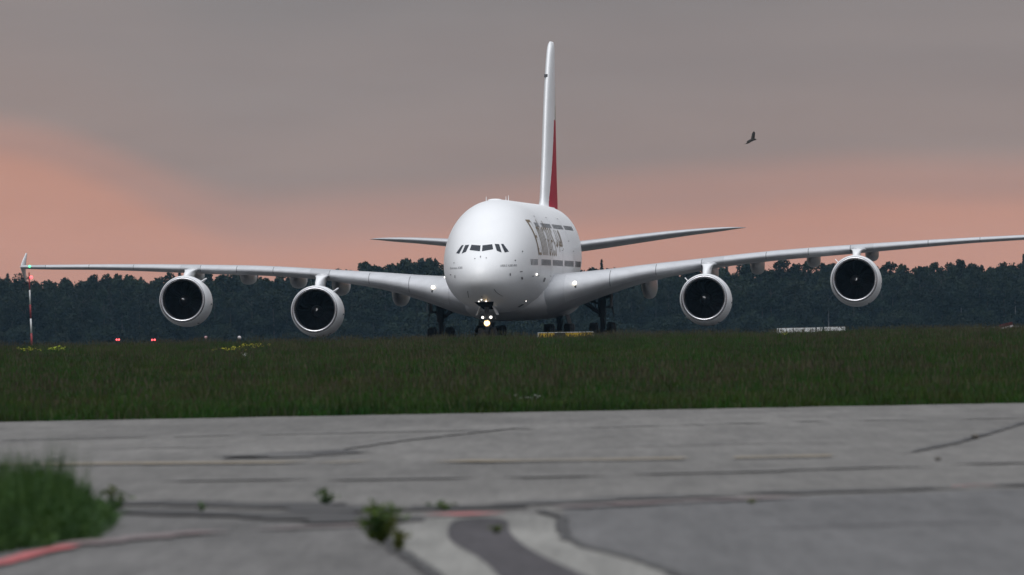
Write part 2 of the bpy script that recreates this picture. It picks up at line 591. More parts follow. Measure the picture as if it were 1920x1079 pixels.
ribbon('tar_joint', [(-0.3, 90.2), (-0.77, 89.0), (-1.54, 88.9), (-2.71, 92.6), (-4.26, 95.0), (-5.46, 96.3)], 1.2, 0.020, 'crack_dark', pave, 0.45, 0.3, 5, gap=-0.4)
ribbon('tar_joint', [(-1.30, 83.6), (-2.21, 86.8), (-3.04, 88.7), (-3.77, 90.2), (-4.7, 92.0)], 1.1, 0.024, 'crack_dark', pave, 0.4, 0.3, 9, gap=-0.45)
ribbon('crack', [(-4.48, 126.7), (-3.8, 125.0), (-3.38, 126.9), (-3.1, 128.6), (-2.67, 131.1)], 1.5, 0.020, 'tar', pave, 0.45, 0.4, 11, True)
ribbon('crack', [(-2.75, 131.1), (-2.26, 136.1), (-1.81, 140.8), (-0.96, 146.7), (0.34, 155.5)], 0.22, 0.020, 'tar_faint', pave, 0.4, 0.5, 12, True)
ribbon('crack', [(9.27, 152.1), (7.87, 139.1), (7.07, 131.6), (6.22, 124.5), (5.35, 118.2)], 0.16, 0.020, 'tar', pave, 0.45, 0.5, 13, True)
ribbon('slab_joint', [(12.71, 153.1), (5.19, 155.3), (2.24, 152.8), (-0.05, 151.7), (-9, 150)], 0.7, 0.020, 'tar_faint', pave, 0.4, 0.5, 14, gap=-0.1)
ribbon('slab_joint', [(-6.86, 108.9), (-4.86, 108.6), (-0.44, 106.0), (2.91, 107.3), (6.99, 110.3)], 0.9, 0.020, 'tar_faint', pave, 0.5, 0.4, 15, gap=-0.05)
ribbon('slab_joint', [(-7.6, 137.5), (-5.4, 137.2), (-3.6, 137.6)], 0.7, 0.020, 'tar_faint', pave, 0.5, 0.4, 17, True)
ribbon('slab_joint', [(1.0, 129.5), (3.0, 130.1), (5.2, 129.8)], 0.7, 0.020, 'tar_faint', pave, 0.5, 0.4, 18, True)
ribbon('slab_joint', [(1.6, 78.5), (3.4, 79.2), (4.9, 79.3)], 0.5, 0.020, 'asphalt_dark', pave, 0.5, 0.4, 19, True)
ribbon('crack', [(0.23, 87.4), (0.36, 85.9), (0.46, 84.5), (0.42, 79.7), (0.44, 76.4), (0.56, 73.8), (0.92, 70.0), (1.16, 66.3), (1.38, 61.3), (1.9, 52)], 0.10, 0.020, 'crack_dark', pave, 0.4, 0.3, 21)
ribbon('crack', [(-1.39, 83.1), (-1.18, 77.6), (-1.03, 73.4), (-0.78, 69.0), (-0.47, 62.4), (0.1, 50)], 0.12, 0.022, 'crack_dark', pave, 0.45, 0.3, 22)
ribbon('painted_line', [(-4.75, 64.0), (-4.47, 69.4), (-4.34, 71.6), (-4.18, 74.4), (-3.98, 76.8)], 0.20, 0.028, 'paint_red', pave, 0.12, 0.3, 23)
ribbon('painted_line', [(-3.95, 77.1), (-3.76, 78.3), (-3.34, 79.9), (-2.64, 81.3), (-1.89, 82.2), (-1.38, 82.4)], 0.45, 0.028, 'paint_red_faint', pave, 0.3, 0.3, 24, gap=-0.15)
ribbon('painted_line', [(-0.74, 85.9), (-0.2, 86.2)], 0.7, 0.030, 'paint_red', pave, 0.3, 0.2, 25)
ribbon('painted_line', [(0.0, 87.7), (0.5, 88.4), (1.3, 89.7), (3.05, 91.7)], 0.55, 0.028, 'paint_red_faint', pave, 0.3, 0.3, 26, gap=-0.1)
ribbon('painted_line', [(4.82, 94.9), (5.35, 95.6)], 0.45, 0.030, 'paint_red', pave, 0.4, 0.2, 27, True)
ribbon('painted_line', [(-9, 122.6), (-6.61, 122.2), (-3.5, 120.1), (-0.05, 117.6), (2.44, 117.1), (4.2, 116.9)], 0.8, 0.028, 'paint_yellow', pave, 0.35, 0.5, 28, gap=-0.25)

# ------------------------------------------------------------------ the airliner: x = its port side, y = aft of the nose, z = up
plane = empty('airliner', (PX0, PY0, 0.0))
plane.rotation_euler = (Matrix.Rotation(R(-5.1), 3, 'Z') @ Matrix.Rotation(-math.atan(CROSS), 3, 'Y')).to_euler()
tag(plane, 'white four-engine double-deck airliner with gold lettering, taxiing head-on behind the grass', 'airplane')

sq = math.sqrt
ST = [0, .15, .4, .8, 1.5, 2.5, 4, 6, 8, 10, 12, 14, 17]
u_ = [sq(s) for s in ST]
TOPN = pchip(u_, [4.75, 5.35, 5.72, 6.12, 6.68, 7.42, 8.42, 9.36, 9.96, 10.36, 10.60, 10.72, 10.77])
BOTN = pchip(u_, [4.75, 4.30, 4.04, 3.78, 3.48, 3.18, 2.90, 2.66, 2.50, 2.42, 2.38, 2.36, 2.36])
WIDN = pchip(u_, [0.0, .62, .98, 1.36, 1.82, 2.28, 2.76, 3.14, 3.36, 3.48, 3.54, 3.57, 3.57])
TOPT = pchip([45, 52, 58, 64, 70.4], [10.77, 10.72, 10.45, 9.9, 9.1])
BOTT = pchip([43, 48, 54, 60, 66, 70.4], [2.36, 2.75, 4.0, 5.6, 7.3, 8.4])
WIDT = pchip([43, 50, 56, 62, 67, 70.4], [3.57, 3.40, 2.85, 1.95, 1.0, 0.35])


def fus(a):
    top = TOPN(sq(a)) if a < 17 else (10.77 if a < 45 else TOPT(a))
    bot = BOTN(sq(a)) if a < 17 else (2.36 if a < 43 else BOTT(a))
    w = WIDN(sq(a)) if a < 17 else (3.57 if a < 43 else WIDT(a))
    zc = bot + (top - bot) * 0.445
    return top, bot, w, zc


NEXP = 2.12


def fus_inside(p, z, a):
    top, bot, w, zc = fus(a)
    h = (top - zc) if z > zc else (zc - bot)
    if w < 1e-6 or h < 1e-6:
        return False
    return (abs(p) / w) ** NEXP + (abs(z - zc) / h) ** NEXP < 1


def front_a(p, z):
    lo, hi = 0.0, 16.9
    for _ in range(40):
        m = (lo + hi) / 2
        if fus_inside(p, z, m):
            hi = m
        else:
            lo = m
    return hi


def side_p(a, z):
    top, bot, w, zc = fus(a)
    h = (top - zc) if z > zc else (zc - bot)
    return w * max(0.0, 1 - (abs(z - zc) / h) ** NEXP) ** (1 / NEXP)


NS = 96
stn = [0.003, .02, .06, .12, .2, .3, .45, .6, .8, 1.05, 1.3, 1.6, 1.9, 2.25, 2.6, 3, 3.5, 4, 4.5, 5, 5.6, 6.2, 6.9, 7.6, 8.4, 9.2, 10, 11, 12, 13.5, 15, 17, 20, 24, 28, 32, 36, 40, 43, 45, 47, 49, 51, 53, 55, 57, 59, 61, 63, 65, 67, 69, 70.4]
rings = []
for a in stn:
    top, bot, w, zc = fus(a)
    ring = []
    for i in range(NS):
        t = 2 * math.pi * i / NS
        c, s = math.cos(t), math.sin(t)
        h = (top - zc) if s > 0 else (zc - bot)
        ring.append((w * math.copysign(abs(c) ** (2 / NEXP), c), a, zc + h * math.copysign(abs(s) ** (2 / NEXP), s)))
    rings.append(ring)
m = MB().loft(rings)
fuselage = m.build('fuselage', 'white_paint', plane, True, True)

# belly fairing
BW = pchip([16.5, 19, 23, 30, 38, 43, 48, 51], [1.2, 2.7, 3.7, 4.12, 4.15, 3.85, 2.6, 1.2])
BB = pchip([16.5, 19, 23, 27, 40, 45, 51], [2.42, 2.12, 1.84, 1.72, 1.72, 1.98, 3.1])
rings = []
for a in [16.5, 17, 17.6, 18.4, 19.5, 21, 23, 26, 30, 34, 38, 41, 43.5, 46, 48, 49.7, 51]:
    w, b = BW(a), BB(a)
    zc, n = 3.55, 2.7
    ring = []
    for i in range(64):
        t = 2 * math.pi * i / 64
        c, s = math.cos(t), math.sin(t)
        h = 1.5 if s > 0 else zc - b
        ring.append((w * math.copysign(abs(c) ** (2 / n), c), a, zc + h * math.copysign(abs(s) ** (2 / n), s)))
    rings.append(ring)
MB().loft(rings).build('belly_fairing', 'belly_grey', plane, True)


# ---- lifting surfaces
def foil_shape(x):
    return (0.2969 * sq(x) - 0.126 * x - 0.3516 * x * x + 0.2843 * x**3 - 0.1036 * x**4) * 10.0


XS = [0, .004, .012, .03, .06, .10, .16, .25, .36, .5, .65, .8, .92, 1.0]


def section(aLE, chord, zt, zb, z_te_f=0.28, lef=0.46):
    """closed ring: upper from TE to LE, lower from LE to TE; returned as (y, z) pairs"""
    zle = zb + lef * (zt - zb)
    zte = zb + z_te_f * (zt - zb)
    up, lo = [], []
    for x in XS:
        base = zle + (zte - zle) * x
        sh = foil_shape(x)
        up.append((aLE + chord * x, base + sh * (zt - zle) * 1.06))
        lo.append((aLE + chord * x, base - sh * (zle - zb) * (0.98 - 0.25 * x)))
    return up[::-1] + lo[1:]


WST = dict(p=[2.0, 3.4, 5.0, 6.9, 10.2, 13.9, 15.6, 19.8, 24.9, 30.4, 34.4, 38.6, 40.8])
W_LE = pchip(WST['p'], [18.9, 20.2, 21.6, 23.2, 25.9, 28.8, 30.1, 33.3, 37.2, 41.4, 44.5, 47.4, 49.2])
W_CH = pchip(WST['p'], [20.0, 18.8, 17.2, 15.4, 12.9, 10.9, 10.1, 8.7, 7.3, 5.9, 5.0, 4.1, 3.1])
W_ZT = pchip(WST['p'], [5.05, 5.18, 5.30, 5.43, 5.74, 6.05, 6.20, 6.54, 6.80, 7.02, 7.14, 7.24, 7.28])
W_ZB = pchip(WST['p'], [2.05, 2.20, 2.75, 3.45, 4.42, 5.10, 5.36, 5.76, 6.08, 6.46, 6.70, 6.86, 6.98])


def wing_sec(p):
    return section(W_LE(p), W_CH(p), W_ZT(p), W_ZB(p))


SLATS = [(4.35, 7.6), (7.6, 10.9), (10.9, 14.2), (15.8, 18.9), (18.9, 22.0), (22.0, 25.1), (26.8, 30.9), (30.9, 34.8), (34.8, 38.6)]


def build_wing(sgn, name='wing'):
    ps = sorted(set([2.0, 3.4, 4.35, 5, 6, 6.9, 8, 9, 10.2, 11.5, 13, 14.5, 15.6, 17.5, 19.8, 22, 24.9, 27.5, 30.4, 32.5, 34.4, 36.5, 38.1, 39.5, 40.8]))
    rings = [[(sgn * p, y, z) for y, z in wing_sec(p)] for p in ps]
    w = MB().loft(rings).build(name, 'wing_grey', plane, True)
    w.data.set_sharp_from_angle(angle=R(50))
    nX = len(XS)
    for a, b in SLATS:                       # each slat wraps the nose of the wing
        k = max(3, int((b - a) / 0.6))
        rr = []
        for i in range(k + 1):
            p = a + 0.022 + (b - a - 0.044) * i / k
            sec = wing_sec(p)
            sel = sec[nX - 1 - 6: nX + 4]    # upper 16 % over the nose to lower 6 %
            cy, cz = sel[0][0], (sel[0][1] + sel[-1][1]) / 2
            ring = []
            for j, (y, z) in enumerate(sel):
                d = Vector((0, y - cy - 0.3, z - cz))
                d = d.normalized() if d.length else Vector((0, 0, 1))
                f = 0.035 if 0 < j < len(sel) - 1 else -0.01
                ring.append((sgn * p, y + d.y * f, z + d.z * f))
            rr.append(ring)
        mb = MB().loft(rr, 0, False, False, False)
        for r in (rr[0], rr[-1]):            # thick end edges
            vs = list(r) + [(x, y + 0.12, z + (-0.02 if z > r[5][2] else 0.02)) for x, y, z in r]
            n = len(r)
            mb.add(vs, [(i, i + 1, n + i + 1, n + i) for i in range(n - 1)], 0)
        s = mb.build('slat', 'slat_metal', w, True)
        s.data.set_sharp_from_angle(angle=R(60))
    for a, b in list(zip([s[1] for s in SLATS], [s[1] for s in SLATS])):
        rr = []                               # dark joint between neighbouring slats
        for p in (a - 0.022, a + 0.022):
            sec = wing_sec(p)[nX - 1 - 5: nX + 3]
            cz = (sec[0][1] + sec[-1][1]) / 2
            rr.append([(sgn * p, y - 0.012, z + (0.012 if z > cz else -0.012)) for y, z in sec])
        MB().loft(rr, 0, False, False, False).build('slat_joint', 'seam_dark', w)
    return w


wing_s = build_wing(-1)
wing_p = build_wing(1)
for w in (wing_s, wing_p):
    w['label'] = 'swept light grey wing with silver leading edge'

# wing tip fences
for sgn in (-1, 1):
    rings = []
    for dz, aa, ch, th in ((-1.12, 51.6, 0.7, 0.03), (-0.6, 50.4, 1.7, 0.08), (0.0, 49.2, 3.0, 0.18), (0.6, 50.3, 1.9, 0.09), (1.12, 51.5, 0.9, 0.03)):
        ring = []
        for x, t in ((0, 0), (.15, .5), (.5, .5), (1, .02), (.5, -.5), (.15, -.5)):
            ring.append((sgn * (40.85 - 0.11 * abs(dz) * (1 if dz > 0 else 0.2)) + t * th, aa + ch * x, 7.12 + dz))
        rings.append(ring)
    MB().loft(rings).build('wing_tip_fence', 'white_paint', plane, True)

# flap track fairings
for sgn, w in ((-1, wing_s), (1, wing_p)):
    for p, zb, L0, L1 in ((9.6, 3.08, 33.0, 43.5), (14.3, 4.05, 34.0, 44.0), (17.8, 4.72, 36.5, 45.0), (22.0, 5.15, 39.5, 47.0), (26.4, 5.50, 42.5, 49.0)):
        hgt = (W_ZB(p) + W_ZT(p)) / 2 - zb
        rings = []
        for t in (0, .03, .08, .16, .28, .42, .56, .70, .82, .92, .98, 1.0):
            sh = math.sin(math.pi * min(1, t * 1.02) ** 0.8) ** 0.55 if 0 < t < 1 else 0.02
            ring = []
            for i in range(20):
                th = 2 * math.pi * i / 20
                c, s = math.cos(th), math.sin(th)
                c = math.copysign(abs(c) ** 0.75, c)
                s = math.copysign(abs(s) ** 0.75, s)
                ring.append((sgn * p + 0.52 * sh * c, L0 + (L1 - L0) * t, zb + hgt * 0.62 + 0.62 * hgt * s * sh - 0.10 * (1 - sh)))
            rings.append(ring)
        MB().loft(rings).build('flap_fairing', 'wing_grey', w, True)

# tailplane
for sgn in (-1, 1):
    T_p = [1.0, 3.0, 7.4, 11.0, 13.4, 14.6, 15.15]
    tLE = pchip(T_p, [56.0, 57.4, 60.9, 63.8, 65.8, 67.2, 68.6])
    tCH = pchip(T_p, [11.5, 10.4, 8.0, 6.1, 4.7, 3.2, 1.6])
    tZT = pchip(T_p, [7.80, 8.00, 8.42, 8.68, 8.76, 8.74, 8.70])
    tZB = pchip(T_p, [6.95, 7.15, 7.72, 8.18, 8.44, 8.60, 8.66])
    rings = []
    for p in (1, 2, 3, 4.5, 6, 7.4, 9, 11, 12.3, 13.4, 14.1, 14.6, 14.9, 15.15):
        rings.append([(sgn * p, y, z) for y, z in section(tLE(p), tCH(p), tZT(p), tZB(p), 0.3, 0.55)])
    o = MB().loft(rings).build('tailplane', 'wing_grey', plane, True)
    o.data.set_sharp_from_angle(angle=R(50))
    rr = []
    for p in (2.6, 4.5, 6, 7.4, 9, 11, 12.3, 13.4, 14.1):
        sec = section(tLE(p), tCH(p), tZT(p), tZB(p), 0.3, 0.55)[len(XS) - 1 - 4: len(XS) + 2]
        rr.append([(sgn * p, y - 0.012, z + 0.006) for y, z in sec])
    MB().loft(rr, 0, False, False, False).build('leading_edge', 'slat_metal', o, True)

# fin with the coloured flag sweep
fh = [0, .25, .5, .75] + [1.0 + .2 * i for i in range(62)] + [13.4, 13.6, 13.8, 13.95]
F_LE = pchip([0, .35, .6, 1.0, 2.4, 13, 13.95], [46.0, 53.0, 54.6, 55.4, 56.6, 65.6, 67.2])
F_CH = pchip([0, .35, .6, 1.0, 2.4, 13, 13.95], [23.5, 16.6, 15.1, 14.4, 13.2, 5.3, 3.6])
F_TH = pchip([0, .35, .7, 1.2, 2.4, 8, 13, 13.7, 13.95], [2.1, 1.25, .98, .88, .84, .72, .56, .46, .2])
rings = []
hs = [h + 0 for h in fh]
XF = [0, .003, .006, .012, .02, .032] + [.045 + .012 * i for i in range(40)] + [.56, .62, .70, .78, .86, .93, 1.0]
for h in hs:
    le, ch, th = F_LE(h), F_CH(h), F_TH(h)
    ring = [(foil_shape(x) * th / 2, le + ch * x, 10.15 + h) for x in XF[::-1]] + [(-foil_shape(x) * th / 2, le + ch * x, 10.15 + h) for x in XF[1:]]
    rings.append(ring)
m = MB().loft(rings)
n = len(rings[0])
fm = []
for k in range(len(rings) - 1):
    h = (hs[k] + hs[k + 1]) / 2
    for i in range(n):
        j = (i + 1) % n
        x = ((XF[::-1] + XF[1:])[i] + (XF[::-1] + XF[1:])[j]) / 2 if j else 1.0
        start = 0.12 + max(0, h - 1.0) * 0.045 + (0.3 if h < 0.5 else 0)
        c = 0
        if x > start and h < 11:
            c = 1
        if h > 7.6 and x > start:
            c = 2 if x > start + .12 else 0
        fm.append(c)
fm += [0, 0]
m.m = fm
fin = m.build('fin', ['white_paint', 'red', 'green', 'black_paint'], plane, True)
fin['label'] = 'tall white fin with red flag sweep at its base'
MB().box((-.10, F_LE(11.1) + 0.02, 21.25), (0.26, 0.22, 0.26)).build('camera_port', 'text_grey', fin)


# ---- engines
def build_engine(p, a, z):
    tilt = Matrix.Rotation(R(-3.4), 3, 'X')
    cp = (p, a, z)
    eng = MB().lathe([(.10, 1.735), (.16, 1.765), (.5, 1.84), (1.0, 1.90), (1.7, 1.94), (2.6, 1.94), (3.4, 1.90), (4.2, 1.80), (5.0, 1.64), (5.5, 1.52), (5.5, 1.44), (4.0, 1.5)],
                     cp, 'Y', 72, 0, tilt).build('engine', 'white_paint', plane, True)
    eng.data.set_sharp_from_angle(angle=R(50))
    lip = []
    for k in range(0, 17):
        t = math.pi * k / 16
        lip.append((0.30 - 0.30 * math.sin(t) if k else .42, 1.625 + (0.125 if k <= 8 else 0.145) * math.cos(t)))
    lip[0] = (.14, 1.758)
    lip[-1] = (.36, 1.475)
    MB().lathe(lip, cp, 'Y', 72, 0, tilt).build('inlet_lip', 'lip_metal', eng, True)
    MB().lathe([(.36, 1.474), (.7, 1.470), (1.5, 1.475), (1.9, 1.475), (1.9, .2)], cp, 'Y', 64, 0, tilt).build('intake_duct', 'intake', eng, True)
    fan = MB()
    for k in range(24):
        t0 = 2 * math.pi * k / 24
        vs = []
        for i in range(6):
            r = .42 + (1.46 - .42) * i / 5
            tw = 0.05 + 0.10 * i / 5
            for side in (-1, 1):
                ang = t0 + side * tw * (0.42 / r + .55) + 0.18 * math.sin(i / 5 * math.pi)
                vs.append(tilt @ Vector((math.cos(ang) * r, 1.42 + side * .13, math.sin(ang) * r)) + Vector(cp))
        fan.add(vs, [(2 * i, 2 * i + 1, 2 * i + 3, 2 * i + 2) for i in range(5)])
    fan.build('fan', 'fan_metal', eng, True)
    MB().lathe([(.62, .001), (.66, .07), (.80, .17), (1.0, .28), (1.25, .38), (1.6, .45), (1.7, .45)], cp, 'Y', 32, 0, tilt).build('spinner', 'black_cone', eng, True)
    sp = []
    a0 = (p * 7.3) % 6.28
    for i in range(9):
        t = a0 + i / 8 * 1.7
        for rr, yy in ((.03 + .012 * i, .622 + .012 * i), (.075 + .016 * i, .652 + .014 * i)):
            sp.append(tilt @ Vector((math.cos(t) * rr, yy - 0.022, math.sin(t) * rr)) + Vector(cp))
    mesh_obj('spinner_mark', sp, [(2 * i, 2 * i + 1, 2 * i + 3, 2 * i + 2) for i in range(8)], 'mark_white', eng)
    MB().lathe([(4.6, 1.0), (5.4, .98), (6.2, .80), (6.8, .62), (7.6, .12)], cp, 'Y', 32, 0, tilt).build('exhaust_core', 'gear_metal', eng, True)
    # cowl strakes
    inb = -1 if p > 0 else 1
    for side in ((inb,) if abs(p) > 20 or p < 0 else (inb,)):
        t = math.pi / 2 - side * R(42)
        c, s = math.cos(t), math.sin(t)
        mb = MB()
        vs = []
        for (al, h) in ((1.2, 0), (2.6, 0), (2.7, .46), (2.25, .42)):
            for off in (-.03, .03):
                r = 1.90 + h
                vs.append(tilt @ Vector((c * r - s * off, al, s * r + c * off)) + Vector(cp))
        mb.add(vs, [(0, 2, 4, 6), (1, 7, 5, 3), (0, 1, 3, 2), (2, 3, 5, 4), (4, 5, 7, 6), (6, 7, 1, 0)])
        mb.build('strake', 'white_paint', eng)
    # small latch bumps low on the cowl
    for dg in (-8, -62):
        t = R(dg)
        r = 1.93
        MB().box(tilt @ Vector((math.cos(t) * r, 2.3, math.sin(t) * r)) + Vector(cp), (.12, .5, .1)).build('latch', 'gear_metal', eng)
    # pylon: narrow neck that widens into the wing
    ap = abs(p)
    zt = W_ZB(ap) + 0.42 * (W_ZT(ap) - W_ZB(ap))
    zn = z + 1.75
    rings = []
    for f, th, ya, yb in ((0, .26, 1.9, 7.5), (.35, .26, 2.5, 8.2), (.65, .29, 3.3, 8.8), (.85, .38, 4.2, 9.2), (1.0, .52, 4.9, 9.6)):
        zz = zn + (zt - zn) * f
        ring = []
        for x, t in ((0, 0), (.02, .45), (.06, .8), (.15, 1), (.6, .9), (1, .1), (1, -.1), (.6, -.9), (.15, -1), (.06, -.8), (.02, -.45)):
            ring.append((p + th * t, a + ya + (yb - ya) * x, zz - (0.0 if f else .25)))
        rings.append(ring)
    pyl = MB().loft(rings).build('pylon', 'white_paint', plane, True)
    # shoulder cap where the pylon meets the leading edge
    le = W_LE(ap)
    rings = []
    for q, w in ((0, .30), (.25, .52), (.9, .62), (2.2, .66), (4.0, .6)):
        zb_ = zt - .02
        rings.append([(p + w * cx, le - .42 + q, zb_ + .16 * cz + .03 * q) for cx, cz in ((-1, -.4), (-.8, .5), (-.3, 1), (.3, 1), (.8, .5), (1, -.4), (.5, -1), (-.5, -1))])
    MB().loft(rings).build('shoulder', 'slat_metal', pyl, True)
    return eng


for p, a, z in ((-25.7, 30.7, 4.1), (-14.72, 23.1, 3.0), (14.72, 23.1, 3.0), (25.7, 30.7, 4.1)):
    build_engine(p, a, z)


# ---- cockpit windows and nose detail, laid on the skin
def nose_patch(name, poly, mat, parent, off=0.012, nsub=6):
    """poly = 4 corners (p, z) in front view: bilinear patch projected on the nose"""
    vs, fs = [], []
    for j in range(nsub + 1):
        for i in range(nsub + 1):
            s, t = i / nsub, j / nsub
            q = [(1 - s) * (1 - t), s * (1 - t), s * t, (1 - s) * t]
            p = sum(w * c[0] for w, c in zip(q, poly))
            z = sum(w * c[1] for w, c in zip(q, poly))
            a = front_a(p, z)
            e = 0.02
            nrm = Vector((-(front_a(p + e, z) - front_a(p - e, z)) / (2 * e), 1.0, -(front_a(p, z + e) - front_a(p, z - e)) / (2 * e)))
            nrm = (-nrm).normalized() * off
            vs.append((p + nrm.x, a + nrm.y, z + nrm.z))
    k = nsub + 1
    fs = [(j * k + i, j * k + i + 1, (j + 1) * k + i + 1, (j + 1) * k + i) for j in range(nsub) for i in range(nsub)]
    return mesh_obj(name, vs, fs, mat, parent, True)


WIN = [
    [(0.07, 6.83), (0.86, 6.95), (0.76, 7.33), (0.07, 7.26)],
    [(1.46, 6.70), (1.12, 6.84), (0.93, 7.34), (1.24, 7.32)],
    [(1.66, 6.70), (1.93, 6.76), (1.52, 7.33), (1.36, 7.33)],
]
for q in WIN:
    nose_patch('windscreen_pane', q, 'glass_dark', fuselage)
    nose_patch('windscreen_pane', [(-x, z) for x, z in q], 'glass_dark', fuselage)


def nose_dot(p, z, w, h, mat='text_grey', name='sensor', off=0.02):
    nose_patch(name, [(p - w, z - h), (p + w, z - h), (p + w, z + h), (p - w, z + h)], mat, fuselage, off, 2)


for p, z, w, h in ((0.0, 6.43, .03, .06), (-.40, 6.30, .04, .03), (.42, 6.33, .03, .04), (2.35, 6.10, .035, .045), (-2.05, 6.05, .04, .03),
                   (2.05, 5.08, .035, .09), (-1.95, 5.05, .03, .10), (2.70, 5.28, .07, .03), (2.72, 4.80, .04, .09), (-2.35, 5.2, .06, .03), (2.75, 6.75, .03, .05), (0.0, 3.55, .03, .03)):
    nose_dot(p, z, w, h)
# radome latch lines low on the nose
for pts in ([(-.98, 3.98), (-1.0, 3.75), (-1.02, 3.5)], [(.95, 4.05), (1.05, 3.85), (1.2, 3.68), (1.42, 3.52)]):
    for (p1, z1), (p2, z2) in zip(pts[:-1], pts[1:]):
        nose_patch('panel_line', [(p1 - .022, z1), (p1 + .022, z1), (p2 + .022, z2), (p2 - .022, z2)], 'text_grey', fuselage, 0.012, 3)


def text_mesh(body, size):
    cu = bpy.data.curves.new('lettering', 'FONT')
    cu.body = body
    cu.size = size
    cu.resolution_u = 2
    ob = bpy.data.objects.new('lettering', cu)
    COL.objects.link(ob)
    dg = bpy.context.evaluated_depsgraph_get()
    me = ob.evaluated_get(dg).to_mesh()
    vs = [v.co.copy() for v in me.vertices]
    fs = [tuple(p.vertices) for p in me.polygons]
    ob.evaluated_get(dg).to_mesh_clear()
    bpy.data.objects.remove(ob)
    bpy.data.curves.remove(cu)
    return vs, fs


for body, p0, z0, sx in (('Emirates A380', -2.42, 5.60, 0.62), ('AIRBUS A380-800', 1.42, 5.66, 0.60)):
    vs, fs = text_mesh(body, 0.24)
    w = max(v.x for v in vs)
    out = []
    for v in vs:
        p = p0 + v.x * sx * 1.75 / w * 0.62 / 0.62
        z = z0 + v.y
        out.append((p, front_a(p, z) - 0.015, z))
    mesh_obj('lettering', out, fs, 'text_grey', fuselage)

# nose-gear bay: skin patch painted near-black for the shade inside, with open doors
nose_patch('gear_bay_shade', [(-.36, 2.62), (.36, 2.62), (.70, 3.16), (-.70, 3.16)], 'bay_shade', fuselage, 0.02, 8)

# crown antennas
for p, a in ((-.55, 13.0), (0.75, 17.0), (.2, 21.0)):
    z = fus(a)[0]
    MB().tube((p, a, z - .1), (p, a + .12, z + .30), .035, .015, 8).build('antenna', 'mark_white', fuselage)
MB().lathe([(0, .55), (.06, .5), (.11, .3), (.13, .01)], (-.1, 15.0, 10.70), 'Z', 24).build('antenna_dome', 'white_paint', fuselage, True)


# ---- port side: cabin windows, doors, gold title
def side_pt(a, z, off):
    p = side_p(a, z)
    e = 0.03
    da = (side_p(a + e, z) - side_p(max(0.01, a - e), z)) / (2 * e)
    dz = (side_p(a, z + e) - side_p(a, z - e)) / (2 * e)
    nn = Vector((1, -da, -dz)).normalized() * off
    return (p + nn.x, a + nn.y, z + nn.z)


def side_quad(name, a0, a1, z0, z1, mat, parent, off=0.012, n=3):
    vs = [side_pt(a0 + (a1 - a0) * i / n, z0 + (z1 - z0) * j / n, off) for j in range(n + 1) for i in range(n + 1)]
    k = n + 1
    return mesh_obj(name, vs, [(j * k + i, j * k + i + 1, (j + 1) * k + i + 1, (j + 1) * k + i) for j in range(n) for i in range(n)], mat, parent, True)


doors = [(10.6, 5.0), (20.4, 5.0), (30.8, 5.0), (41.0, 5.0)]
a = 6.6
while a < 49:
    if not any(abs(a - d[0]) < 0.85 for d in doors):
        side_quad('cabin_window', a - .14, a + .14, 5.76, 6.20, 'glass_cabin', fuselage, n=2)
    a += 0.53
a = 13.6
while a < 48:
    if not any(abs(a - d) < 0.85 for d in (17.6, 28.0, 38.4)):
        side_quad('cabin_window', a - .13, a + .13, 8.62, 8.96, 'glass_cabin', fuselage, n=2)
    a += 0.53
for da, z0, hgt in [(d[0], 5.0, 1.95) for d in doors] + [(17.6, 7.75, 1.7), (28.0, 7.75, 1.7), (38.4, 7.75, 1.7)]:
    mb = MB()
    for (a0, a1, z0_, z1_) in ((da - .56, da - .52, z0, z0 + hgt), (da + .52, da + .56, z0, z0 + hgt), (da - .56, da + .56, z0 + hgt, z0 + hgt + .04), (da - .56, da + .56, z0 - .04, z0)):
        k = 6
        vs = [side_pt(aa, z0_ + (z1_ - z0_) * j / k, .012) for j in range(k + 1) for aa in (a0, a1)]
        mb.add(vs, [(2 * j, 2 * j + 1, 2 * j + 3, 2 * j + 2) for j in range(k)])
    mb.build('door_outline', 'text_grey', fuselage)
# gills and ports on the lower side
side_quad('vent', 15.0, 16.6, 4.55, 4.85, 'glass_cabin', fuselage, n=4)
side_quad('vent', 7.2, 7.9, 4.92, 4.97, 'seam_dark', fuselage, n=3)
side_quad('service_hatch', 12.0, 13.4, 2.72, 2.92, 'seam_dark', fuselage, n=4)


def glyph(strokes, a0, z0, sc, name='letter', asc=None):
    """strokes: polylines of (x, y, halfwidth) in letter space, laid on the port side"""
    asc = asc or sc
    mb = MB()
    for st in strokes:
        pts = []
        for (x1, y1, w1), (x2, y2, w2) in zip(st[:-1], st[1:]):
            k = max(2, int(math.hypot(x2 - x1, y2 - y1) / 0.07))
            pts += [(x1 + (x2 - x1) * i / k, y1 + (y2 - y1) * i / k, w1 + (w2 - w1) * i / k) for i in range(k)]
        pts.append(st[-1])
        vs = []
        for i, (x, y, w) in enumerate(pts):
            xa, ya, _ = pts[max(0, i - 1)]
            xb, yb, _ = pts[min(len(pts) - 1, i + 1)]
            L = math.hypot(xb - xa, yb - ya) or 1
            nx_, ny_ = -(yb - ya) / L, (xb - xa) / L
            for s in (-1, 1):
                vs.append(side_pt(a0 + (x + nx_ * w * s) * asc, z0 + (y + ny_ * w * s) * sc, 0.016))
        mb.add(vs, [(2 * i, 2 * i + 1, 2 * i + 3, 2 * i + 2) for i in range(len(pts) - 1)])
    return mb.build(name, 'gold', fuselage)


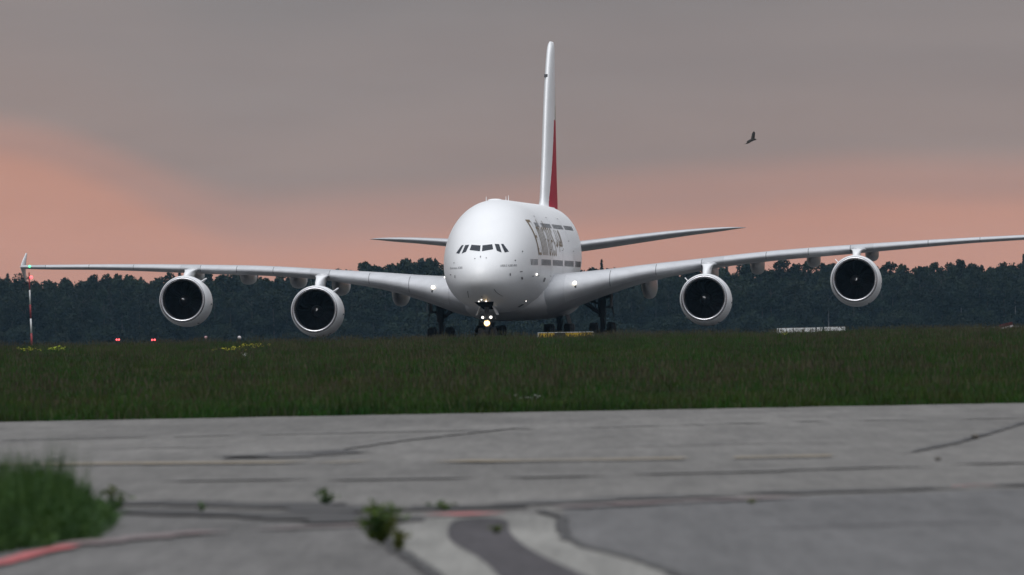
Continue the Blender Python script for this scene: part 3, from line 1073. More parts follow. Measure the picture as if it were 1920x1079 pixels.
s_, t_ = .062, .035
GL = {
    'E': (.74, [[(.10, 0, s_ * 1.6), (.10, 1, s_ * 1.6)], [(.0, .965, t_), (.62, .965, t_)], [(.62, 1.0, .03), (.60, .80, .012)], [(.10, .52, t_), (.46, .52, t_)],
                [(.46, .64, .012), (.46, .42, .012)], [(.0, .035, t_), (.66, .035, t_)], [(.66, 0, .03), (.70, .24, .012)]]),
    'm': (.98, [[(.10, 0, s_), (.10, .80, s_)], [(.10, .70, t_), (.24, .79, t_), (.36, .78, t_), (.44, .66, s_), (.44, 0, s_)], [(.46, .70, t_), (.60, .79, t_), (.72, .78, t_), (.80, .66, s_), (.80, 0, s_)]]),
    'i': (.34, [[(.12, 0, s_), (.12, .80, s_)], [(.06, .97, .05), (.18, .97, .05)]]),
    'r': (.50, [[(.10, 0, s_), (.10, .80, s_)], [(.10, .66, t_), (.24, .79, t_), (.40, .76, s_)]]),
    'a': (.64, [[(.06, .70, t_), (.20, .79, t_), (.36, .78, t_), (.46, .64, s_), (.46, 0, s_)], [(.46, .46, t_), (.20, .42, t_), (.08, .28, s_), (.10, .08, t_), (.24, .01, t_), (.46, .14, t_)]]),
    't': (.46, [[(.16, 1.0, s_), (.16, .14, s_), (.26, .02, t_), (.40, .06, t_)], [(.0, .77, t_), (.38, .77, t_)]]),
    'e': (.60, [[(.06, .42, t_), (.50, .42, t_), (.48, .64, t_), (.34, .79, t_), (.18, .76, t_), (.07, .56, s_), (.07, .24, s_), (.20, .03, t_), (.36, .01, t_), (.52, .14, t_)]]),
    's': (.52, [[(.44, .66, t_), (.32, .79, t_), (.14, .74, t_), (.08, .60, s_), (.20, .44, s_), (.38, .34, s_), (.44, .18, s_), (.32, .02, t_), (.14, .03, t_), (.04, .16, t_)]]),
}
ca = 10.2
for ch in 'Emirates':
    w, st = GL[ch]
    glyph(st, ca, 6.52, 2.62, asc=2.85)
    ca += w * 2.85 * 1.02 + (.55 if ch == 'E' else .1)
AR = [[[(.06, .1, .07), (.06, .95, .05)], [(-.02, -.05, .04), (.14, -.05, .04)]],
      [[(.0, .1, .05), (.30, .1, .06), (.34, .95, .05)], [(.0, .1, .05), (.04, .9, .05)]],
      [[(-.1, .12, .06), (.1, .1, .07), (.24, .24, .06), (.12, .36, .05), (.02, .22, .05)]],
      [[(.06, .08, .07), (.06, .95, .05)]],
      [[(.22, .34, .06), (.24, .10, .06), (.06, -.18, .05), (-.04, -.2, .04)]],
      [[(.06, .08, .07), (.06, .95, .05)]],
      [[(.0, .30, .05), (.02, .10, .06), (.34, .06, .07), (.50, .20, .06), (.50, .34, .05)], [(.18, .48, .04), (.24, .48, .04)], [(.30, .48, .04), (.36, .48, .04)]]]
ca += .7
for k, st in enumerate(AR[::-1]):
    glyph(st, ca, 7.15, 1.45, asc=2.2)
    ca += (1.4, .75, .8, .7, .8, 1.1, .8)[k]


# ---- landing gear
def wheel(name, c, r, w, parent, mat='rubber'):
    prof = [(-w * .5, r * .45), (-w * .5, r * .78), (-w * .42, r * .93), (-w * .25, r), (w * .25, r), (w * .42, r * .93), (w * .5, r * .78), (w * .5, r * .45)]
    m = MB().lathe(prof, c, 'X', 28, 0)
    m.lathe([(-w * .44, .001), (-w * .44, r * .46), (w * .44, r * .46), (w * .44, .001)], c, 'X', 20, 1)
    return m.build(name, [mat, 'gear_metal'], parent, 'angle')


# nose gear
ng = MB().tube((0, 5.0, .62), (0, 4.75, 3.4), .16, .18, 14).tube((0, 4.97, .9), (0, 4.9, 1.75), .11).box((0, 4.9, 1.55), (.34, .26, .36))
ng.tube((-.62, 5.0, .635), (.62, 5.0, .635), .09, None, 12).tube((0, 4.8, 2.2), (0, 6.6, 3.0), .10, .10, 10)
ng.box((0, 4.82, 1.72), (.95, .12, .12))
ng = ng.build('nose_landing_gear', 'gear_metal', plane, 'angle')
for sx in (-.44, .44):
    wheel('wheel', (sx, 5.0, .635), .635, .45, ng)
for sx in (-1, 1):
    rot = Matrix.Rotation(R(-24 * sx), 3, 'Y')
    MB().box((sx * .56, 5.3, 2.62), (.05, 1.7, .95), 0, rot).build('gear_door', 'white_paint', ng)
    MB().box((sx * .50, 5.6, 2.06), (.05, .9, .4), 0, rot).build('gear_door', 'gear_metal', ng)
MB().box((.12, 4.78, 1.28), (.5, .05, .10), 0, Matrix.Rotation(R(-30), 3, 'Y')).box((-.15, 4.75, 1.05), (.3, .05, .08), 0, Matrix.Rotation(R(25), 3, 'Y')).build('steering_link', 'gear_metal', ng)


def main_gear(p, a, rows, ztop, track, lean):
    sgn = 1 if p > 0 else -1
    m = MB().tube((p, a, .7), (p, a, 2.0), .19, .19, 14).tube((p, a, 1.8), (p + lean, a, ztop), .30, .34, 16)
    m.box((p, a, .70), (.34, 1.7 * (rows - 1) + .5, .34))
    for k in range(rows):
        yy = a + (k - (rows - 1) / 2) * 1.70
        m.tube((p - track / 2, yy, .7), (p + track / 2, yy, .7), .11, None, 10)
    m.box((p + .24, a - .3, 1.35), (.12, .16, .7), 0, Matrix.Rotation(R(14), 3, 'Y'))
    g = m.build('main_landing_gear', 'gear_dark', plane, 'angle')
    for k in range(rows):
        yy = a + (k - (rows - 1) / 2) * 1.70
        for s in (-1, 1):
            wheel('wheel', (p + s * track / 2, yy, .70), .70, .53, g)
    return g


for sgn in (-1, 1):
    g = main_gear(sgn * 6.2, 33.5, 2, 4.3, 1.35, 0)
    MB().tube((sgn * 6.1, 33.5, 2.05), (sgn * 3.9, 33.2, 3.75), .16, .19, 12).tube((sgn * 5.2, 33.4, 3.1), (sgn * 6.0, 33.4, 2.85), .09, None, 8).tube((sgn * 5.75, 33.2, 3.9), (sgn * 5.75, 33.2, 2.6), .06, None, 8).build('side_brace', 'gear_dark', g, True)
    MB().box((sgn * 6.95, 33.4, 3.25), (.07, 2.3, 1.5), 0, Matrix.Rotation(R(sgn * 3), 3, 'Y')).box((sgn * 6.72, 33.4, 3.35), (.4, .3, .25)).box((sgn * 6.72, 33.4, 2.55), (.46, .3, .18)).tube((sgn * 7.0, 33.2, 2.6), (sgn * 7.12, 33.2, 1.75), .06, .03, 8).build('gear_door', 'gear_dark', g)
    g = main_gear(sgn * 2.63, 36.5, 3, 2.6, 1.55, 0)
    MB().box((sgn * 3.35, 36.5, 1.75), (.06, 3.4, .7), 0, Matrix.Rotation(R(sgn * -12), 3, 'Y')).build('gear_door', 'gear_dark', g)

# ---- lamps the aircraft has switched on
lamps = [(0.02, 4.66, 1.60, .135, 'lamp_warm'), (-.30, 4.70, 2.02, .10, 'lamp_white'), (.30, 4.70, 2.02, .11, 'lamp_white')]
MB().lathe([(.16, .05), (.13, .14), (.05, .20), (-.05, .23)], (0.02, 4.66, 1.60), 'Y', 24).build('lamp_reflector', 'lip_metal', ng, True)
for x, y, z, r, mm in lamps:
    MB().ball((x, y, z), r).build('taxi_light', mm, ng, True)
for p, z, r in ((-.34, 3.20, .055), (-.10, 3.31, .055), (.20, 3.20, .06), (2.28, 3.15, .05)):
    MB().ball((p, front_a(p, z) - .03, z), r).build('camera_light', 'lamp_white', fuselage, True)
for sgn, p, z in ((1, 5.13, 4.42), (-1, 5.6, 4.42)):
    MB().ball((sgn * p, W_LE(p) + .02, z), .15).build('landing_light', 'lamp_soft', plane, True)
    MB().ball((sgn * p - .02, W_LE(p) + .12, z - .30), .14).build('lamp_housing', 'gear_metal', plane, True)
for sgn in (-1, 1):
    q = side_pt(9.0, 5.08, .03)
    MB().ball((sgn * q[0], q[1], q[2]), .085).build('runway_light', 'lamp_white', fuselage, True)
MB().ball((-40.0, W_LE(40.0) - .02, 7.16), .10).build('navigation_light', 'lamp_green', plane, True)
MB().ball((40.0, W_LE(40.0) - .02, 7.16), .10).build('navigation_light', 'lamp_red', plane, True)

# ------------------------------------------------------------------ things around the runway
# red and white mast
mz = ground_z(-42.85, 760) - .05
mast = tag(empty('obstruction_mast', (-42.85, 760, mz)), 'thin red and white banded mast with red lamp below the left wing tip', 'mast')
bands = [(0, 1.45, 'mast_red'), (1.45, 2.75, 'mast_white'), (2.75, 4.0, 'mast_red'), (4.0, 5.3, 'mast_white'), (5.3, 6.55, 'mast_red')]
for z0, z1, mm in bands:
    x0, x1 = -.02 * z0, -.02 * z1
    MB().tube((x0, 0, z0), (x1, 0, z1), .095 - .006 * z0, .095 - .006 * z1, 10).build('pole_band', mm, mast, True)
MB().tube((-.12, 0, 6.3), (.06, 0, 6.35), .04).box((-.13, 0, 6.7), (.1, .1, .3)).build('lamp_bracket', 'mast_red', mast)
MB().ball((.06, -.05, 6.42), .15).build('lamp', 'lamp_red', mast, True)


def stake_light(x, y, z, label, lit, r):
    g = ground_z(x, y) - .05
    o = tag(empty('runway_light_post', (x, y, g)), label, 'light', 'low lights along the runway')
    h = z - g
    MB().tube((0, 0, 0), (0, 0, h - .12), .035, .03, 8).lathe([(0, .09), (.04, .09), (.06, .05)], (0, 0, 0), 'Z', 12).build('stem', 'gear_metal', o)
    m = MB().lathe([(h - .16, .05), (h - .13, .11), (h - .09, .11)], (0, 0, 0), 'Z', 12)
    m.build('lamp_base', 'gear_metal', o)
    if lit:
        for sx in (-1, 1):
            MB().ball((sx * r * 1.25, 0, h), r).build('lamp', 'lamp_red', o, True)
    else:
        MB().ball((0, 0, h), r).build('lamp', lit or 'lamp_pale', o, True)
    return o


stake_light(-26.62, 575, .98, 'left one of the two lit red twin lamps low in the grass', True, .062)
stake_light(-24.22, 575, .92, 'right one of the two lit red twin lamps, nearest the outermost left engine', True, .068)
o = stake_light(-20.69, 575, 1.00, 'dim pinkish unlit lamp under the outermost left engine', False, .12)
[c for c in o.children if c.name.startswith('lamp') and 'base' not in c.name][0].data.materials[0] = MATS['lamp_pink']
stake_light(-18.43, 575, .96, 'pale grey unlit lamp between the two left engines', False, .13)

# yellow and black taxiway sign
ysg = tag(empty('taxiway_sign', (3.45, 560, ground_z(3.45, 560) - .05)), 'low yellow and black sign with white frame in grass before the landing gear', 'sign')
base = ysg.location.z
T = .955 - base
MB().box((0, 0, T - .015), (3.64, .22, .03)).box((1.805, 0, T / 2), (.03, .22, T - .06)).box((-1.805, 0, T / 2), (.03, .22, T - .06)).build('frame', 'sign_white', ysg)
for x0, x1, mm in ((-1.78, -.72, 'sign_yellow'), (-.71, -.02, 'sign_black'), (-.01, 1.78, 'sign_yellow')):
    MB().box(((x0 + x1) / 2, 0, T / 2 + .04), (x1 - x0, .16, T - .16)).build('face_panel', mm, ysg)
for x in (-1.3, 0, 1.3):
    MB().box((x, 0, .03), (.1, .1, .12)).build('leg', 'gear_metal', ysg)

# white three-panel sign
wsg = tag(empty('runway_board', (19.57, 560, ground_z(19.57, 560) - .05)), 'long low white board in three sections standing in the grass at right', 'sign')
base = wsg.location.z
for x0, x1, zz in ((-2.23, .28, .945), (.38, .76, .955), (.86, 2.23, .965)):
    T = zz - base
    b = MB().box(((x0 + x1) / 2, 0, T / 2 + .05), (x1 - x0, .18, T - .1)).build('panel', 'sign_white', wsg)
    for x in (x0 + .08, x1 - .08):
        MB().box((x, 0, .05), (.05, .08, .12)).build('leg', 'gear_metal', b)

# tilted dark marker
mk = tag(empty('marker_board', (31.2, 540, ground_z(31.2, 540) - .05)), 'small tilted dark red and white marker board at the far right edge', 'marker')
rot = Matrix.Rotation(R(-13), 3, 'Y')
hh = .93 - mk.location.z
MB().box((0, 0, hh), (.88, .06, .2), 0, rot).build('board_top', 'marker_red', mk)
MB().box(rot @ Vector((0, 0, -.16)) + Vector((0, 0, hh)), (.88, .05, .12), 0, rot).build('board_stripe', 'lamp_pale', mk)
for sx in (-.3, .3):
    MB().tube((sx, .03, 0), (sx, .03, hh - .05), .025, None, 8).build('leg', 'gear_metal', mk)

# bird: one body surface with a raised wing, the far wing edge-on, and a fanned tail
def bird():
    P = []
    o = tag(empty('bird', (12.8, 450, 11.1)), 'dark bird of prey with raised wing flying in the grey sky', 'bird')
    rings = []
    for x, z, r in ((.30, .02, .004), (.27, .03, .03), (.22, .035, .05), (.16, .02, .048), (.08, 0, .07), (-.04, -.03, .08), (-.14, -.065, .06), (-.22, -.10, .03)):
        rings.append([(x - .06 + .25 * r * math.cos(t) * 0, r * math.cos(t), z + r * math.sin(t)) for t in [2 * math.pi * i / 10 for i in range(10)]])
    m = MB().loft(rings)
    # wings: thin lofts with a rounded, fingered tip
    for side, up in ((1, 1.0), (-1, .35)):
        rr = []
        for t in (0, .15, .35, .6, .8, .93, 1.0):
            ch = (.19 - .05 * t) * (1 if t < .8 else (1.0 - ((t - .8) / .22) ** 2)) + .012
            cx = .03 + .10 * t - .02 * t * t
            zz = .02 + up * .44 * t if side == 1 else .0 - .20 * t
            yy = side * (.05 + .16 * t)
            cx2 = cx if side == 1 else .0 - .30 * t
            rr.append([(cx2 - ch * .5, yy, zz - .01), (cx2 - ch * .2, yy, zz + .008), (cx2 + ch * .5, yy, zz), (cx2 - ch * .2, yy, zz - .012)])
        m.loft(rr)
    m.loft([[(-.20, -.03, -.09), (-.20, .03, -.09), (-.20, .03, -.115), (-.20, -.03, -.115)], [(-.40, -.05, -.20), (-.40, .05, -.20), (-.42, .05, -.225), (-.42, -.05, -.225)]])
    m.build('body', 'bird_feather', o, True)
    return o


bird()

# ------------------------------------------------------------------ plants
def blade(mb, base, h, w, lean, ang, mi=0):
    d = Vector((math.cos(ang), math.sin(ang), 0))
    s = Vector((-math.sin(ang), math.cos(ang), 0)) * w / 2
    b = Vector(base)
    m1 = b + Vector((0, 0, h * .55)) + d * lean * .35
    t = b + Vector((0, 0, h)) + d * lean
    mb.add([b - s, b + s, m1 + s * .8, m1 - s * .8, t], [(0, 1, 2, 3), (3, 2, 4)], mi)


def leaf(mb, base, tip, w, mi=0):
    a, b = Vector(base), Vector(tip)
    d = b - a
    s = d.cross(Vector((random.uniform(-1, 1), random.uniform(-1, 1), random.uniform(-.3, 1)))).normalized() * w / 2
    mid = a.lerp(b, .45) + Vector((0, 0, d.length * .08))
    mb.add([a, mid + s, b, mid - s], [(0, 1, 2, 3)], mi)


def tuft(seed, n, rad, h0, h1, dry, stalks=0):
    rr = random.Random(seed)
    m = MB()
    for k in range(n):
        r, t = rad * sq(rr.random()), rr.uniform(0, 6.283)
        blade(m, (r * math.cos(t), r * math.sin(t), -.03), rr.uniform(h0, h1), rr.uniform(.010, .022), rr.uniform(.03, .22), rr.uniform(0, 6.283), 1 if rr.random() < dry else 0)
    for k in range(stalks):
        r, t = rad * sq(rr.random()), rr.uniform(0, 6.283)
        x, y, h = r * math.cos(t), r * math.sin(t), rr.uniform(h1, h1 * 1.3)
        blade(m, (x, y, 0), h, .006, .04, rr.uniform(0, 6.28), 1)
        blade(m, (x + .01, y, h * .8), .12, .025, .03, rr.uniform(0, 6.28), 1)
    return mesh_obj('grass_tuft', m.v, m.f, None, None, False, ['grass_blade', 'grass_dry'], m.m, link=False)


def scatter(name, pts, protos, kind='stuff', label=None, cat=None):
    """pts: (x, y, z, rot, scale, index)"""
    col = bpy.data.collections.new(name + '_source')
    for i, p in enumerate(protos):
        p.name = '%s_%02d' % (name, i)
        col.objects.link(p)
    A = np.array(pts, dtype=np.float32)
    me = bpy.data.meshes.new(name)
    me.vertices.add(len(A))
    me.vertices.foreach_set('co', A[:, :3].ravel())
    for nm, ty, c in (('rot', 'FLOAT', 3), ('scl', 'FLOAT', 4), ('idx', 'INT', 5)):
        at = me.attributes.new(nm, ty, 'POINT')
        at.data.foreach_set('value', A[:, c].astype(np.int32 if ty == 'INT' else np.float32))
    me.update()
    o = bpy.data.objects.new(name, me)
    COL.objects.link(o)
    t = bpy.data.node_groups.new(name, 'GeometryNodeTree')
    t.interface.new_socket('Geometry', in_out='INPUT', socket_type='NodeSocketGeometry')
    t.interface.new_socket('Geometry', in_out='OUTPUT', socket_type='NodeSocketGeometry')
    gi, go = t.nodes.new('NodeGroupInput'), t.nodes.new('NodeGroupOutput')
    iop = t.nodes.new('GeometryNodeInstanceOnPoints')
    ci = t.nodes.new('GeometryNodeCollectionInfo')
    ci.inputs['Collection'].default_value = col
    ci.inputs['Separate Children'].default_value = True
    ci.inputs['Reset Children'].default_value = True
    iop.inputs['Pick Instance'].default_value = True

    def attr(nm, ty):
        n = t.nodes.new('GeometryNodeInputNamedAttribute')
        n.data_type = ty
        n.inputs['Name'].default_value = nm
        return n.outputs[0]
    cx = t.nodes.new('ShaderNodeCombineXYZ')
    t.links.new(attr('rot', 'FLOAT'), cx.inputs[2])
    e2r = t.nodes.new('FunctionNodeEulerToRotation')
    t.links.new(cx.outputs[0], e2r.inputs[0])
    t.links.new(e2r.outputs[0], iop.inputs['Rotation'])
    t.links.new(attr('scl', 'FLOAT'), iop.inputs['Scale'])
    t.links.new(attr('idx', 'INT'), iop.inputs['Instance Index'])
    t.links.new(ci.outputs[0], iop.inputs['Instance'])
    t.links.new(gi.outputs[0], iop.inputs['Points'])
    t.links.new(iop.outputs[0], go.inputs[0])
    md = o.modifiers.new('scatter', 'NODES')
    md.node_group = t
    return tag(o, label, cat, None, kind)


# the long grass between pavement and runway
rnd = random.Random(11)
protos = [tuft(1, 80, .50, .18, .36, .06), tuft(2, 80, .50, .16, .32, .12), tuft(3, 70, .48, .22, .42, .25, 5), tuft(4, 90, .55, .14, .28, .04), tuft(5, 60, .45, .24, .46, .35, 9)]
pts = []
y = 179.4
while y < 588:
    dens = 2.6 if y < 230 else (1.9 if y < 330 else 1.35)
    half = y * .0695 + 5
    nrow = int(2 * half * 1.5 * dens)
    for k in range(nrow):
        x = rnd.uniform(-half, half)
        yy = y + rnd.uniform(0, 1.5)
        v = mnoise.noise(Vector((x * .09, yy * .035, 5)))
        i = rnd.choices(range(5), (3, 3, 1.2 + 3 * max(0, v), 3, .5 + 3 * max(0, v)))[0]
        v2 = mnoise.noise(Vector((x * .5, yy * .2, 9)))
        sc = rnd.uniform(.65, 1.25) * (1 + .3 * v + .35 * v2)
        if yy < 180.6:
            sc *= .8
            yy -= rnd.uniform(0, .8)
        if 530 < yy < 560 and 1.0 < x < 6.0:
            sc *= .62
        pts.append((x, yy, ground_z(x, yy) - .05, rnd.uniform(0, 6.28), sc, i))
    y += 1.5
scatter('grass', pts, protos, 'stuff', 'long dark green grass between the pavement and the runway', 'grass')


# wildflowers in the grass
def flowers(x, y, n, spread, mat, label, cat='flowers', group=None, hh=(.36, .52), name='wildflower_clump', sz=.05):
    rr = random.Random(int(x * 100 + y))
    g = ground_z(x, y) - .05
    o = tag(empty(name, (x, y, g)), label, cat, group)
    st, pe = MB(), MB()
    for k in range(n):
        px, py = rr.gauss(0, spread), rr.gauss(0, spread * .8)
        h = rr.uniform(*hh)
        blade(st, (px, py, 0), h, .012, .02, rr.uniform(0, 6.28))
        for q in range(6):
            c = Vector((px + rr.gauss(0, sz), py + rr.gauss(0, sz), h + rr.gauss(0, sz * .6)))
            a = rr.uniform(0, 6.28)
            e = Vector((math.cos(a), math.sin(a), rr.uniform(-.4, .6))) * sz * .8
            f = Vector((-math.sin(a), math.cos(a), rr.uniform(-.3, .3))) * sz * .8
            pe.add([c - e, c - f, c + e, c + f], [(0, 1, 2, 3)])
    st.build('stems', 'grass_blade', o)
    pe.build('blossom', mat, o)
    return o


flowers(-23.89, 420, 16, .30, 'petal_yellow', 'yellow flower clump at the foot of the banded mast')
flowers(-22.37, 420, 17, .22, 'petal_yellow', 'dense yellow flower clump just right of the banded mast')
flowers(-12.76, 385, 14, .32, 'petal_yellow', 'lower left of two yellow flower clumps between the left engines')
flowers(-12.85, 420, 20, .36, 'petal_yellow', 'upper right yellow flower streak between the left engines')
flowers(14.9, 470, 6, .12, 'petal_yellow', 'small yellow flower clump below the white board')
flowers(.32, 192, 8, .16, 'petal_white', 'tiny white flowers in grass near the pavement edge below the aircraft', hh=(.2, .3), sz=.022)
flowers(-10.9, 345, 5, .2, 'petal_white', 'sparse white flowers in grass below the left inner engine', sz=.03)
flowers(15.6, 505, 5, .3, 'petal_white', 'few white flowers in front of the white board', sz=.04)


# weeds in the pavement joints
def weed(x, y, h, w, n, mat, label, seed, z=.02):
    rr = random.Random(seed)
    random.seed(seed)
    o = tag(empty('weed', (x, y, z)), label, 'weed', 'weeds growing from the pavement joints')
    m, st = MB(), MB()
    for k in range(max(4, n // 9)):
        a = rr.uniform(0, 6.28)
        rr_ = rr.random()
        tip = Vector((math.cos(a) * w * .5 * rr_, math.sin(a) * w * .5 * rr_, h * rr.uniform(.55, 1.0) * (1 - .35 * rr_)))
        st.tube((math.cos(a) * .01, math.sin(a) * .01, 0), tip, .004, .002, 5)
        for q in range(9):
            f = rr.uniform(.12, 1.0)
            b = tip * f
            aa = rr.uniform(0, 6.28)
            ll = rr.uniform(.035, .085) * (.6 + h)
            leaf(m, b, b + Vector((math.cos(aa) * ll, math.sin(aa) * ll, rr.uniform(-.2, .7) * ll)), ll * .5)
    m.build('leaves', mat, o)
    st.build('stems', mat, o)
    return o


weed(-4.29, 91.2, .30, .40, 150, 'weed_leaf', 'leafy weed beside the tall grass at left', 1)
weed(-2.05, 92.1, .20, .26, 110, 'weed_leaf', 'small weed alone on the pavement joint left of centre', 2)
weed(-3.29, 89.6, .10, .08, 30, 'weed_leaf', 'tiny weed sprout on the lower joint at left', 3)
weed(-.74, 88.7, .09, .40, 90, 'weed_leaf', 'flat spreading weed at the joint right of the olive weed', 4)
weed(-1.20, 75.4, .46, .46, 520, 'weed_olive', 'large olive green weed at the head of the pale strip', 5)
weed(-1.02, 73.0, .22, .20, 110, 'weed_olive', 'lower olive weed trailing along the left crack', 8)
weed(-.19, 78.3, .09, .14, 50, 'weed_olive', 'low weed on the dark asphalt patch', 6)
weed(2.45, 88.8, .05, .08, 24, 'weed_olive', 'minute weed on the bluish slab at right', 7)


def stone(x, y, s, label):
    rr = random.Random(int(x * 31))
    rings = []
    for k in range(7):
        t = math.pi * k / 6
        rings.append([(s * math.sin(t) * math.cos(u) * rr.uniform(.8, 1.15) + 1e-4 * math.cos(u), s * math.sin(t) * math.sin(u) * rr.uniform(.8, 1.15) + 1e-4 * math.sin(u), s * .7 * (1 - math.cos(t)) * .9) for u in [2 * math.pi * i / 9 for i in range(9)]])
    o = MB().loft(rings).build('stone', 'stone', None, False)
    o.location = (x, y, 0.0)
    return tag(o, label, 'stone')


stone(7.04, 130.5, .07, 'small stone on the crack at the right')
stone(5.58, 112.7, .045, 'tiny stone on bare concrete right of the yellow line')

# tall grass mass at the left pavement edge
vg = MB()
rr = random.Random(8)
random.seed(8)
for k in range(6500):
    y = rr.uniform(73.5, 93)
    edge_x = -3.96 - .75 * ((y - 81.5) / 11.0) ** 2 - .45 * max(0, (79 - y) / 5) + .18 * mnoise.noise(Vector((y * .8, 0, 3)))
    x = edge_x - abs(rr.gauss(0, .55))
    if x < -6.2:
        continue
    hmul = .32 + .68 * sstep(0, .75, edge_x - x) + .40 * mnoise.noise(Vector((x * 2.2, y * .7, 8)))
    h = hmul * rr.uniform(.35, .74)
    blade(vg, (x, y, -.02), h, rr.uniform(.008, .02), rr.uniform(.05, .35), rr.uniform(0, 6.28))
    if k % 6 == 0:
        b = (x, y, h * rr.uniform(.3, .9))
        aa = rr.uniform(0, 6.28)
        leaf(vg, b, (b[0] + .10 * math.cos(aa), b[1] + .10 * math.sin(aa), b[2] + rr.uniform(-.02, .08)), .045)
for k in range(260):
    y = rr.uniform(74, 92)
    x = -4.2 - .75 * ((y - 81.5) / 11.0) ** 2 - abs(rr.gauss(0, .6))
    blade(vg, (x, y, 0), rr.uniform(.6, .95), .009, rr.uniform(.05, .3), rr.uniform(0, 6.28))
o = vg.build('tall_grass', 'verge_leaf')
tag(o, 'tall green grass clump at the lower left beside the red line', 'grass', None, 'stuff')


# ------------------------------------------------------------------ forest
def crown_mesh(seed, h, r, base_f, n, leaf_s):
    rr = random.Random(seed)
    m = MB()
    clumps = []
    for k in range(16):
        f = rr.random()
        zc = h * (base_f + (.93 - base_f) * f)
        prof = math.sin(math.pi * (0.12 + .80 * f)) ** .7
        a = rr.uniform(0, 6.28)
        d = r * prof * rr.uniform(.2, .8)
        clumps.append((Vector((math.cos(a) * d, math.sin(a) * d, zc)), r * rr.uniform(.28, .5)))
    clumps.append((Vector((0, 0, h * .92)), r * .3))
    for k in range(n):
        c, cr = rr.choice(clumps)
        dv = Vector((rr.gauss(0, 1), rr.gauss(0, 1), rr.gauss(0, 1))).normalized() * cr * rr.random() ** .35
        q = c + dv
        e = Vector((rr.gauss(0, 1), rr.gauss(0, 1), rr.gauss(0, 1))).normalized()
        f = e.cross(Vector((rr.gauss(0, 1), rr.gauss(0, 1), rr.gauss(0, 1)))).normalized()
        s = leaf_s * rr.uniform(.6, 1.3)
        m.add([q - e * s, q - f * s * .6, q + e * s, q + f * s * .6], [(0, 1, 2, 3)])
    return m


def trunk_mesh(seed, h, r):
    rr = random.Random(seed)
    m = MB()
    m.tube((0, 0, -.2), (.1, 0, h * .5), r, r * .65, 7).tube((.1, 0, h * .5), (0, .1, h * .9), r * .65, r * .15, 7)
    for k in range(4):
        a, z = rr.uniform(0, 6.28), h * rr.uniform(.6, .75)
        L = h * rr.uniform(.10, .2)
        m.tube((.08, 0, z), (math.cos(a) * L, math.sin(a) * L, z + L * .8), r * .35, r * .1, 5)
    return m


def spruce_mesh(seed, h, r):
    rr = random.Random(seed)
    m = MB()
    for k in range(900):
        f = rr.random() ** .8
        z = h * (.10 + .90 * f)
        rad = r * (1 - f) ** .9 * (.75 + .25 * math.sin(f * 60)) * rr.random() ** .4 + .05
        a = rr.uniform(0, 6.28)
        q = Vector((math.cos(a) * rad, math.sin(a) * rad, z - rad * .25))
        d = Vector((math.cos(a), math.sin(a), -.45)) * rr.uniform(.25, .5)
        s = Vector((-math.sin(a), math.cos(a), 0)) * rr.uniform(.12, .28)
        m.add([q - d, q - s, q + d, q + s], [(0, 1, 2, 3)])
    return m


protos, kinds = [], []
for sd, h, r in ((21, 15.5, 3.2), (22, 14.0, 3.6), (23, 16.5, 2.8), (24, 13.0, 3.0), (25, 15.0, 3.9)):
    c, t = crown_mesh(sd, h, r, .26, 1500, .36), trunk_mesh(sd, h, .20)
    m = MB()
    m.add(c.v, c.f, 0)
    m.add(t.v, t.f, 1)
    protos.append(mesh_obj('forest_tree', m.v, m.f, None, None, False, ['leaf_dark', 'bark_brown'], m.m, link=False))
for sd, h, r in ((31, 16.0, 2.4), (32, 15.0, 2.1)):
    c, t = spruce_mesh(sd, h, r), MB().tube((0, 0, 0), (0, 0, h * .95), .2, .03, 6)
    m = MB()
    m.add(c.v, c.f, 0)
    m.add(t.v, t.f, 1)
    protos.append(mesh_obj('forest_tree', m.v, m.f, None, None, False, ['leaf_needle', 'bark_brown'], m.m, link=False))
# undergrowth
c = crown_mesh(41, 4.5, 2.6, .05, 700, .3)
protos.append(mesh_obj('forest_shrub', c.v, c.f, 'leaf_dark', link=False))

pts = []
rnd = random.Random(77)
for row, (y0, step) in enumerate(((2290, 3.6), (2300, 3.4), (2312, 3.4), (2326, 3.4), (2344, 3.6), (2365, 3.8), (2390, 4.0))):
    x = -230
    while x < 230:
        i = rnd.choices(range(7), (4, 4, 3, 4, 4, .6, .5))[0]
        v = mnoise.noise(Vector((x * .018, row * .3, 2))) + .5 * mnoise.noise(Vector((x * .07, row * .5, 4)))
        base_h = 1.0 + .05 * v + .13 * math.exp(-((x + 29) / 15) ** 2) - .03 * sstep(0, 60, x)
        sc = 1.32 * base_h * rnd.uniform(.90, 1.04) * (.86 if row == 0 else .93 if row == 1 else 1.0)
        pts.append((x + rnd.uniform(-1.2, 1.2), y0 + rnd.uniform(-4, 4), -5.05, rnd.uniform(0, 6.28), sc, i))
        for q in range(2):
            pts.append((x + rnd.uniform(-2, 2), y0 - 6 + rnd.uniform(-2, 2), -5.05, rnd.uniform(0, 6.28), rnd.uniform(.7, 1.6 + .2 * row), 7))
        x += step * rnd.uniform(.7, 1.3)
scatter('forest', pts, protos, 'stuff', 'dark hazy forest behind the runway', 'forest')


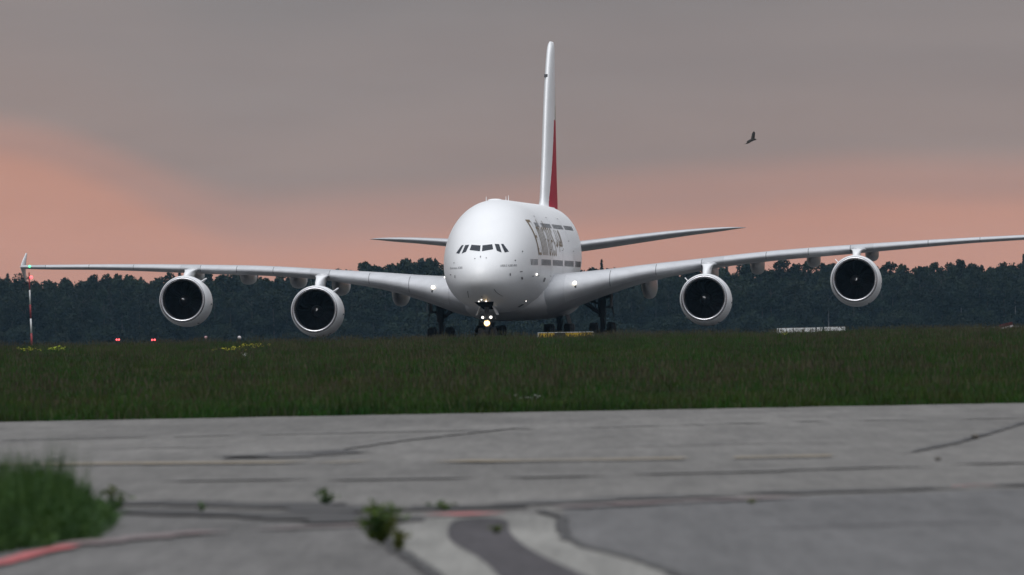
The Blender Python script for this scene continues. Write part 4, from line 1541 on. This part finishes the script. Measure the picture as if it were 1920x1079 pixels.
def tree(kind, x, y, h, label, seed, birch=False):
    nm = 'spruce_tree' if kind == 's' else ('birch_tree' if birch else 'leafy_tree')
    o = tag(empty(nm, (x, y, -5.05)), label, 'tree', 'trees standing out of the forest')
    if kind == 's':
        spruce_mesh(seed, h, h * .15).build('crown', 'leaf_needle', o)
        MB().tube((0, 0, 0), (0, 0, h * .95), .2, .03, 7).build('trunk', 'bark_brown', o)
    else:
        crown_mesh(seed, h, h * .21, .55 if birch else .28, 1500, .34).build('crown', 'leaf_dark', o)
        trunk_mesh(seed, h, .2).build('trunk', 'bark_birch' if birch else 'bark_brown', o)
    return o


# skyline trees one can pick out
tree('l', -24.0, 2330, 22.7, 'tall rounded tree rising beside the fuselage, left of the nose', 51)
tree('l', -33.5, 2332, 22.2, 'rounded tree top rising left of the tall one near the fuselage', 52)
tree('l', -19.5, 2336, 22.2, 'leafy tree partly hidden behind the fuselage left flank', 57)
tree('s', 24.6, 2330, 22.4, 'pointed spruce just right of the fuselage above the right wing root', 53)
tree('s', 139.5, 2325, 21.6, 'pointed spruce standing highest at the right edge of the forest', 54)
tree('l', 119.0, 2322, 20.2, 'bushy tree top at far right below the thin wing end', 55)
tree('l', -133.5, 2325, 22.0, 'rounded tree top at the left edge of the picture', 56)
tree('l', 120.0, 2284, 14.0, 'pale trunked birch at the forest foot on the far right', 58, True)
tree('l', 134.5, 2284, 13.5, 'pale trunked birch nearest the small dark marker board', 59, True)
tree('l', 84.5, 2284, 14.0, 'pale trunked birch above the white board', 60, True)

# ------------------------------------------------------------------ evening air
hz = MB().box((0, 1450, 12.0), (6200, 3300, 37)).build('haze', 'soil')
hm = bpy.data.materials.new('haze')
hm.use_nodes = True
t = hm.node_tree
t.nodes.clear()
ho = N(t, 'ShaderNodeOutputMaterial')
pvn = N(t, 'ShaderNodeVolumePrincipled')
pvn.inputs['Color'].default_value = (0.42, 0.72, 1.0, 1)
pvn.inputs['Density'].default_value = 2.6e-5
pvn.inputs['Anisotropy'].default_value = 0.0
t.links.new(pvn.outputs[0], ho.inputs['Volume'])
hz.data.materials[0] = hm
tag(hz, None, None, None, 'stuff')
